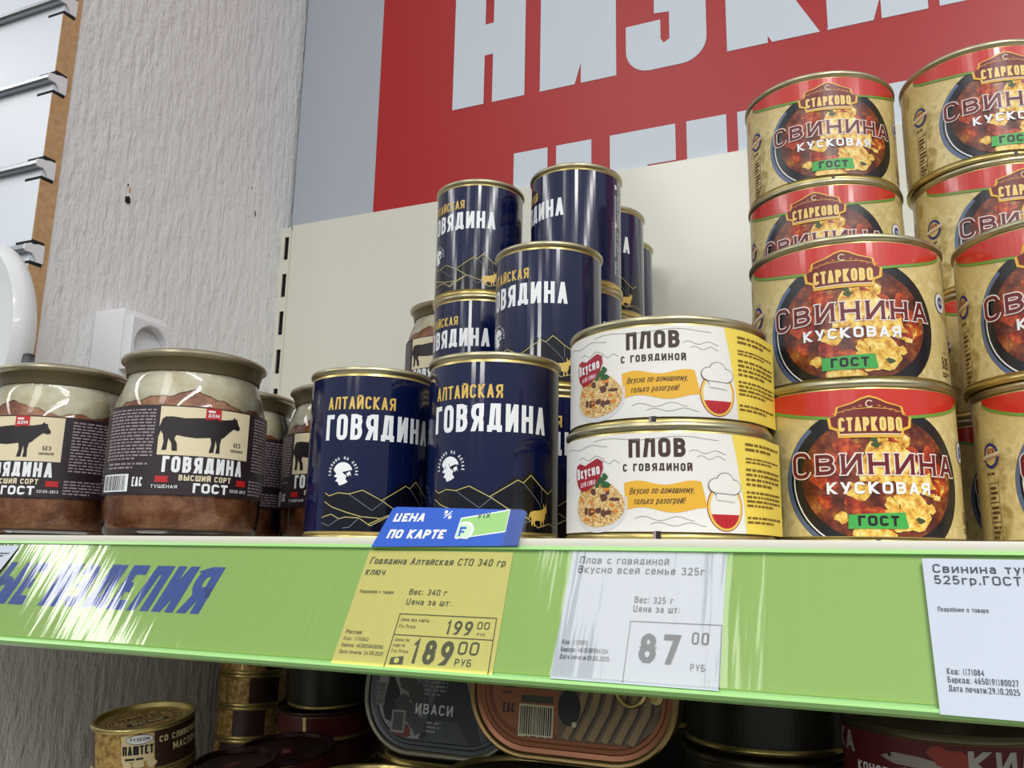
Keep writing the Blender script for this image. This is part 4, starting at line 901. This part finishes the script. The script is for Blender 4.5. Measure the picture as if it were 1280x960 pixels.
for x, y, lv, tn, lb in JARS:
    if first is None: first = e = empty('beef_jar', (0, 0, 0)); beef_jar(e)
    else: e = copy_tree(first)
    e.location = (x, y, lv*HJ); e.rotation_euler = (0, 0, face(x, y, tn)); tag(e, lb, 'jar', 'glass jars of stewed beef')

# ================================================================== the lower shelf
ZL = -.262
def settle(e, top, n, k, h, rz, tilt=0):
    """can k (counted from the bottom) of a stack of n whose top centre is given; tilt leans the stack to the front"""
    ax = Vector((0, -math.sin(R(tilt)), math.cos(R(tilt))))
    e.location = Vector(top)-ax*((n-k)*h); e.rotation_mode = 'ZYX'; e.rotation_euler = (R(tilt), 0, rz)
ls = empty('lower_shelf', (0, .6, ZL), 0, 'cream shelf carrying flat tins in the shade below the rail', 'shelf')
w = MB(); w.box(at(ls, (-.690, .365, ZL-.03)), at(ls, (.62, .845, ZL)), SHELFM); w.build('deck', ls, smooth=False, bevel=.0008)
w = MB(); w.box(at(ls, (-.690, .361, ZL-.03)), at(ls, (.62, .365, ZL+.002)), SHELFM); w.build('front_lip', ls, smooth=False)

PTAN = mat('pate_tan', srgb(196, 160, 92), .35, .3); PDARK = mat('pate_brown', srgb(58, 36, 26), .35); PWHT = mat('pate_cream', srgb(226, 208, 160), .35)
v = coords(PTAN, 'Object', (1, 1, 1)); f = noise(PTAN, v, 240, 4, .6); setcol(PTAN, ramp(PTAN, f, [(.38, srgb(150, 112, 58)), (.6, srgb(212, 176, 106))]))
HT, RT = .0326, .0355; dT = lambda a: R(a)*RT
def pate_can(e):
    can_shell(e, HT, RT, .0365, None, GOLD, GOLD)
    zb, zt = .0036, HT-.0038
    a = Art(); a.rect(-dT(178), zb, dT(178), zt, PTAN); a.rect(-dT(8), zb, dT(75), zt, PDARK, 1); a.rect(-dT(44), zb+.006, -dT(9), zt-.001, PWHT, 1); a.rect(-dT(140), zb, -dT(85), zt, PDARK, 1)
    lab = a.build('label', e, cyl(RT), .003, base=.00012)
    a = Art(); a.ell(-dT(24), .0248, .0092, .0034, BLACK, 0, 24); a.ell(-dT(24), .0248, .0088, .0030, WHITEP, 1, 24); a.btext('РУЗКОМ', -dT(24), .0238, .0023, BLACK, 2, bold=.03, width=.0128, align='CENTER')
    a.text('ПАШТЕТ', -dT(26), .0145, .0062, BLACK, 2, width=dT(33), t=.2, wf=.6, gap=.14); a.microlines(-dT(40), .0105, -dT(12), .0128, 1, BLACK, 2, .6, 2)
    a.text('СО СЛИВОЧНЫМ', dT(30), .0205, .0044, PWHT, 2, width=dT(66), t=.2, wf=.6, gap=.16) if 'Ч' in GL else a.btext('СО СЛИВОЧНЫМ', dT(-3), .0205, .0046, PWHT, 2, bold=.01, width=dT(68))
    a.text('МАСЛОМ', dT(34), .0130, .0050, PWHT, 2, width=dT(42), t=.2, wf=.6, gap=.16)
    for k in range(3): a.blob(-dT(38-k*13), .0080, .0036, .0030, PWHT, 3, 40+k, 10, .3)
    a.build('lettering', lab, cyl(RT), .003, base=.00030)
    a = Art(); a.ell(0, 0, .0265, .0265, PTAN, 0, 48)
    for r_ in (.0262, .0235, .0215): a.line([(r_*math.cos(2*PI*i/48), r_*math.sin(2*PI*i/48)) for i in range(48)], .0008, PDARK, 1, True)
    a.btext('РУЗКОМ', 0, .0148, .0040, BLACK, 2, bold=.02, width=.0190, align='CENTER'); a.text('ПАШТЕТ', 0, .0040, .0072, PDARK, 2, width=.0320, t=.2, wf=.62, gap=.14)
    a.btext('СО СЛИВОЧНЫМ', 0, -.0015, .0036, PDARK, 2, width=.0300, align='CENTER'); a.rect(-.0150, -.0120, .0150, -.0040, PDARK, 2); a.text('МАСЛОМ', 0, -.0102, .0046, PWHT, 3, width=.0220, t=.2, wf=.62, gap=.14)
    a.build('lid_print', e, flat((0, 0, HT-.00395), (1, 0, 0), (0, 1, 0)), base=.0001)
first = None
PATES = []
for k in range(4): PATES.append(((-.5236, .5149, -.1265), 4, k, 66, 8, ['hidden pate can at the foot of the front pate stack', 'third pate can down in the front pate stack', 'second pate can down in the front stack, cut by the lower frame edge', 'topmost tan pate can of the front stack, its printed lid in view'][k]))
for k in range(5): PATES.append(((-.6565, .7960, ZL+5*HT), 5, k, 100+25*k, 0, ['lowest tan pate can of the rear stack beside the stucco', 'second tan pate can up in the rear stack beside the stucco', 'third tan pate can up in the rear stack beside the stucco', 'fourth tan pate can up in the rear stack beside the stucco', 'topmost pate can of the rear stack, tucked under the rail edge'][k]))
for tp, nn_, k, tn, tl, lb in PATES:
    if first is None: first = e = empty('pate_can', (0, 0, 0)); pate_can(e)
    else: e = copy_tree(first)
    settle(e, tp, nn_, k, HT, R(tn), tl); tag(e, lb, 'can', 'small flat pate cans')

def plain_can(e, h, r, label_m, lid_m, extra=None):
    can_shell(e, h, r-.001, r, None, GOLD, lid_m)
    a = Art(); a.rect(-R(178)*(r-.001), .0040, R(178)*(r-.001), h-.0042, label_m); lab = a.build('label', e, cyl(r-.001), .003, base=.00012)
    if extra: extra(lab, e)
MAROON = mat('maroon_label', srgb(92, 20, 24), .4); MLID = mat('maroon_lid', srgb(58, 24, 28), .3, .4); BLKL = mat('black_olive_label', srgb(44, 42, 30), .35); DLID = mat('dark_lid', srgb(90, 84, 64), .3, .8)
def lidpic(h):
    def fn(lab, e):
        a = Art(); a.rect(-.010, -.006, .008, .006, MAROON, 0); a.rect(-.006, -.003, .004, .003, mat('dull_pink', srgb(150, 96, 96), .5), 1); a.build('lid_print', e, flat((0, 0, h-.00395), (1, 0, 0), (0, 1, 0)), base=.0001)
    return fn
def stack(name, n, h, r, lm, lid, top, tilt, labs, group, extra=None):
    f0 = None
    for k in range(n):
        if f0 is None: f0 = e = empty(name, (0, 0, 0)); plain_can(e, h, r, lm, lid, extra)
        else: e = copy_tree(f0)
        settle(e, top, n, k, h, .3+k, tilt); tag(e, labs[k], 'can', group)
stack('maroon_can', 4, .0272, .050, MAROON, MLID, (-.5423, .7750, -.1515), 6, ['hidden lowest deep red can in the rear row', 'second deep red can up in the rear row', 'third deep red can up in the rear row', 'topmost deep red can in the rear row right of the pate stack'], 'deep red cans in the rear row')
stack('maroon_can', 3, .0295, .043, MAROON, MLID, (-.5050, .6630, -.1725), 7, ['hidden lowest can of the short maroon-lidded stack', 'middle can of the short maroon-lidded stack', 'maroon-lidded can with a small oblong mark on its lid'], 'maroon lidded cans', lidpic(.0295))
stack('small_can', 2, .0475, .0325, MAROON, MLID, (-.4885, .5775, -.1655), 6, ['hidden lower small dark can right of the front pate stack', 'small dark can right of the front pate stack, its lid in view'], 'small dark cans', lidpic(.0475))
stack('dark_can', 4, .0375, .047, BLKL, DLID, (-.0780, .5470, -.1120), 0, ['hidden lowest black can with gold rims', 'second black can up with gold rims, below the frame edge', 'third black can up with gold rims, at the lower frame edge', 'black can right of the copper sprat tin, its gold rim in view'], 'black cans with gold rims')
for tp, wh in (((-.4260, .7800, -.0480), 'right of the deep red rear stack'), ((-.3150, .7850, -.0480), 'behind the standing black tin'), ((-.0300, .6750, -.0480), 'in the gap before the red fish can'), ((.0800, .6900, -.0480), 'behind the red fish cans'), ((-.1550, .6700, -.0480), 'behind the copper sprat tin')):  # black can stacks added to darken the pale panel gaps behind
    stack('dark_can', 3, (tp[2]-ZL)/3, .050, BLKL, DLID, tp, 0, ['lowest black can of stack added for darkness '+wh, 'middle black can of stack added for darkness '+wh, 'topmost black can of stack added for darkness '+wh], 'black cans with gold rims')
e = empty('dark_can', (0, 0, 0)); plain_can(e, .0880, .043, BLKL, DLID); settle(e, (-.5423, .7710, -.0640), 1, 0, .0880, .8, 6); tag(e, 'tall black can added on the deep red rear stack to darken the panel behind', 'can', 'black cans with gold rims')  # added so the pale panel above the red stack goes dark
e = empty('dark_can', (0, 0, 0)); plain_can(e, .0375, .047, BLKL, DLID); settle(e, (-.0790, .5620, -.0745), 1, 0, .0375, 1); tag(e, 'topmost black can, tucked under the rail edge', 'can', 'black cans with gold rims')
def kilka(lab, e):
    F = cyl(.0490); q = lambda a_: R(a_)*.0490
    a = Art(); a.text('КИЛЬКА', q(50), .0275, .0105, mat('silver_letters', srgb(176, 170, 168), .4), width=q(80), t=.24, wf=.62, gap=.14); a.build('lettering', lab, F, .003, base=.00035)
    a = Art(); a.text('КИЛЬКА', q(-97), .0290, .0095, MATS['silver_letters'], width=q(80), t=.24, wf=.62, gap=.14); a.build('lettering', lab, F, .003, base=.00035)
    a = Art(); a.text('КОНСЕРВЫ', q(-35), .0215, .0045, WHITEP, 0, width=q(38), t=.22, wf=.6, gap=.15); a.text('РЫБНЫЕ', q(-35), .0155, .0040, WHITEP, 0, width=q(30), t=.22, wf=.6, gap=.15)
    a.build('lettering', lab, F, .003, base=.00035)
    a = Art(); FI = mat('fish_silver', srgb(160, 150, 140), .3); TO = mat('tomato_print', srgb(150, 56, 40), .4)
    for dx, dz in ((0, .000), (6, -.006)):
        a.poly([(q(-36+dx), .0310+dz), (q(-28+dx), .0336+dz), (q(-14+dx), .0332+dz), (q(2+dx), .0308+dz), (q(10+dx), .0325+dz), (q(9+dx), .0280+dz), (q(0+dx), .0290+dz), (q(-14+dx), .0282+dz), (q(-28+dx), .0286+dz)], FI, 0)
    a.blob(q(2), .0330, .0072, .0045, TO, 2, 5, 12, .25); a.blob(q(-4), .0358, .0050, .0030, TO, 2, 6, 12, .25); a.ell(q(-30), .0322, .0009, .0009, BLACK, 3, 12)
    a.clip(y1=.0398); a.build('fish_picture', lab, F, .003, base=.00020)
first = None
for k in range(4):
    if first is None: first = e = empty('sprat_can', (0, 0, 0)); plain_can(e, .0445, .050, MAROON, DLID, kilka)
    else: e = copy_tree(first)
    settle(e, (.0162, .5153, -.0840), 4, k, .0445, face(.016, .54, 0 if k == 3 else 4)); tag(e, ['hidden lowest red fish can of the right stack', 'hidden second red fish can up in the right stack', 'third red fish can up in the right stack, below the frame edge', 'red fish can with large pale letters at the lower right corner'][k], 'can', 'red fish cans')

# ---- oval tins
def rrect(wd, dp, r, n=10, off=0):
    wd, dp, r = wd/2+off, dp/2+off, r+off; L = []
    for cx, cy, a0 in ((wd-r, dp-r, 0), (-(wd-r), dp-r, 90), (-(wd-r), -(dp-r), 180), (wd-r, -(dp-r), 270)): L += arc(cx, cy, r, r, a0, a0+90, n)
    return L
def oval_tin(e, wd, dp, r, h, side_m, lid_m, rim_m=None):
    rim_m = rim_m or GOLD; lp = lambda off, z: [(x, y, z) for x, y in rrect(wd, dp, r, 10, off)]
    w = MB(); w.loft([lp(-.007, 0), lp(-.004, .0006), lp(-.0022, .003), lp(-.0016, h-.004)], side_m, True, False); w.build('body', e)
    w = MB(); w.loft([lp(-.0016, h-.0042), lp(-.0004, h-.0034), lp(0, h-.0026), lp(0, h-.0008), lp(-.0008, h), lp(-.0022, h), lp(-.0032, h-.0006), lp(-.0036, h-.0022)], rim_m, False, False); w.build('seamed_rim', e)
    w = MB(); w.loft([lp(-.0036, h-.0022), lp(-.0060, h-.0026), lp(-.0066, h-.0020), lp(-.0085, h-.0020), lp(-.0092, h-.0026)], lid_m, False, True); return w.build('lid', e)
DKT = mat('dark_tin_side', srgb(70, 66, 50), .35, .8); IVL = mat('ivasi_lid', srgb(44, 48, 54), .25, 0, .5, .5); SPL = mat('copper_lid', srgb(146, 88, 52), .3, .35)
def stand(e, p, lean):
    e.location = p; e.rotation_mode = 'XYZ'; e.rotation_euler = (R(90-lean), 0, 0)
# black tin with the letters ИВАСИ standing on edge
IW, ID_, IH = .114, .080, .028
e = empty('oval_fish_tin', (0, 0, 0), 0, 'black oval fish tin with pictures standing on edge beneath the yellow tag', 'fish tin')
ld = oval_tin(e, IW, ID_, .037, IH, DKT, IVL, mat('steel_rim', srgb(120, 116, 104), .3, .9))
F = flat((0, 0, IH-.0024), (1, 0, 0), (0, 1, 0)); GY = mat('photo_grey', srgb(150, 152, 150), .4)
a = Art(); lo_ = rrect(IW, ID_, .037, 10, -.0095)
a.poly([p for p in lo_ if p[0] < -.024]+[(-.010, -.030), (-.022, .030)], GY, 0)
a.poly([(-.0430, -.012), (-.0410, -.002), (-.0400, .004), (-.0410, .010), (-.0380, .013), (-.0350, .011), (-.0355, .005), (-.0310, -.002), (-.0290, -.014), (-.0330, -.022), (-.0400, -.020)], BLACK, 1)
for k in range(9): a.blob(-.028+.004*(k % 4), .006-.004*k, .006, .005, mat('rock_print', srgb(74, 76, 74), .5), 1+k % 3, 60+k, 11, .4)
for k in range(5): a.blob(-.024-.002*k, -.027+.003*(k % 2), .004, .003, mat('dull_red_print', srgb(120, 50, 46), .5), 4, 80+k, 10, .35)
a.poly([(-.014, -.030), (.004, .020), (.012, .020), (.030, -.030)], mat('black_peak', srgb(22, 24, 28), .3), 1); a.poly([(-.010, -.030), (-.003, -.018), (.012, -.018), (.022, -.030)], mat('dark_snow', srgb(66, 70, 76), .4), 2)
a.rect(-.0350, -.0275, -.0250, -.0140, GY, 5); a.rect(-.0338, -.0262, -.0262, -.0152, mat('dark_stamp', srgb(80, 80, 80), .5), 6); a.rect(.015, -.0300, .025, .028, GY, 0)
a.build('lid_picture', ld, F, dl=.00003, base=.0001)
a = Art(); a.text('ИВАСИ', -.0045, -.0150, .0062, WHITEP, width=.0270, t=.17, wf=.62, gap=.2); a.microlines(-.013, -.004, .004, .006, 4, GY, 0, .5, 8); a.microlines(-.009, -.026, .002, -.0185, 3, GY, 0, .5, 9)
a.build('lid_lettering', ld, F, base=.0004); a = Art()
a.rect(-.0480, -.0120, -.0415, .0030, GY, 0); rg = random.Random(8); z = -.0115
while z < .0022: b = rg.choice((.0003, .0006)); a.rect(-.0476, z, -.0420, z+b, BLACK, 1); z += b+.0005
a.build('barcode', ld, F, base=.0004)
stand(e, (-.2725, .5400, -.0950), 8)
# copper sprat tin
SW_, SD, SH = .115, .082, .025
e = empty('oval_fish_tin', (0, 0, 0), 0, 'copper coloured oblong sprat tin with a pull ring standing on edge below the rail', 'fish tin')
ld = oval_tin(e, SW_, SD, .034, SH, DKT, SPL, mat('dull_gold_rim', srgb(132, 110, 72), .3, .9))
F = flat((0, 0, SH-.0022), (1, 0, 0), (0, 1, 0)); a = Art()
for off, M in ((-.011, mat('copper_dark', srgb(120, 64, 36), .35, .3)), (-.0135, SPL)): a.poly(rrect(SW_, SD, .034, 10, off), M, 0 if off > -.012 else 1)
base_n = len(a.p)
a.poly([(-.012, -.0205), (-.012, .026), (.042, .026), (.0435, .004), (.040, -.010), (.030, -.019)], mat('fish_dark', srgb(112, 92, 66), .35), 2)
for k in range(6): a.line([(-.008+.007*k, -.019), (.000+.007*k, -.004), (.004+.0065*k, .010), (.006+.0065*k, .022)], .0034, mat('fish_bronze', srgb(164, 134, 88), .3), 3); 
for k in range(6): a.line([(-.005+.007*k, -.019), (.003+.007*k, -.004), (.007+.0065*k, .010)], .0008, mat('fish_shadow_line', srgb(60, 46, 34), .4), 4)
a.ell(-.006, -.004, .0062, .0090, BLACK, 5); a.ell(-.003, -.012, .0014, .0014, CREAM, 6, 12)
a.rect(-.034, -.0200, -.0145, -.0040, CREAM, 5); rg = random.Random(12); x = -.0332
while x < -.0155: b = rg.choice((.0003, .0006, .0008)); a.rect(x, -.0188, x+b, -.005, BLACK, 6); x += b+.0005
a.rect(-.0330, -.0030, -.0150, .0006, mat('olive_strip', srgb(70, 70, 44), .4), 5)
a.poly([(-.0340, .0060), (-.0320, .0160), (-.0240, .0195), (-.0160, .0160), (-.0140, .0060), (-.0160, .0040), (-.0320, .0040)], DRED, 5); a.poly([(-.0330, .0068), (-.0312, .0152), (-.0240, .0184), (-.0168, .0152), (-.0150, .0068)], CREAM, 6)
a.poly([(-.0320, .0074), (-.0304, .0146), (-.0240, .0174), (-.0176, .0146), (-.0160, .0074)], DRED, 7)
a.btext('SPRATS', -.0240, .0092, .0034, CREAM, 8, bold=.02, width=.0120, align='CENTER'); a.text('ЕАС', -.0400, -.0090, .0050, BLACK, 5, width=.0068, t=.16, wf=.5, gap=.15); a.microlines(-.0440, .0000, -.0360, .0150, 5, mat('copper_text', srgb(90, 48, 28), .4), 5, .4, 4)
a.microlines(-.030, -.0225, .030, -.0190, 2, mat('copper_text', (0, 0, 0)), 5, .5, 14)
a.p = a.p[:base_n]+[([(x+.006, y-.0100) for x, y in q], M, L) for q, M, L in a.p[base_n:]]
a.clip(y0=-.0300)
a.build('lid_print', ld, F, dl=.00003, base=.0001)
w = MB(); w.tube([(x, y, SH-.0006) for x, y in [(.0330+.0085*math.cos(2*PI*i/24), .0010+.0120*math.sin(2*PI*i/24)) for i in range(24)]], .0011, GOLD, 8, True)
w.tube([(.0462, -.0060, SH-.0012), (.0395, -.0025, SH-.0004)], .0022, GOLD, 8); w.lathe([(0, SH-.0004), (.0032, SH-.0006), (.0036, SH-.0020)], GOLD, 20, (.0462, -.0060)); w.build('pull_ring', ld)
stand(e, (-.1610, .4690, -.0720), 6)
# flat-lying oval tins in two piles, and a pile behind that carries the black tin
def pile(u, y, n, wd, dp, hh, r, labs, group):
    f0 = None
    for k in range(n):
        if f0 is None: f0 = e = empty('flat_fish_tin', (0, 0, 0)); oval_tin(e, wd, dp, r, hh, DKT, DKT)
        else: e = copy_tree(f0)
        e.location = (u+.0015*(k % 2), y, ZL+k*hh); tag(e, labs[k], 'fish tin', group)
hid = lambda n, where: ['hidden fish tin lying flat, %s from the bottom %s' % (q, where) for q in ('first', 'second', 'third', 'fourth')][:n]
pile(-.2700, .4570, 4, .114, .080, .0320, .037, hid(3, 'of the left flat pile')+['dark oval tin lying flat in front of the standing black tin'], 'flat oval tins')
pile(-.2700, .5480, 4, .114, .080, .0320, .037, hid(4, 'of the pile under the black tin'), 'flat oval tins')
pile(-.1600, .4260, 5, .118, .082, .0297, .034, hid(4, 'of the pile under the copper tin')+['dark oblong tin lying flat under the copper sprat tin'], 'flat oblong tins')
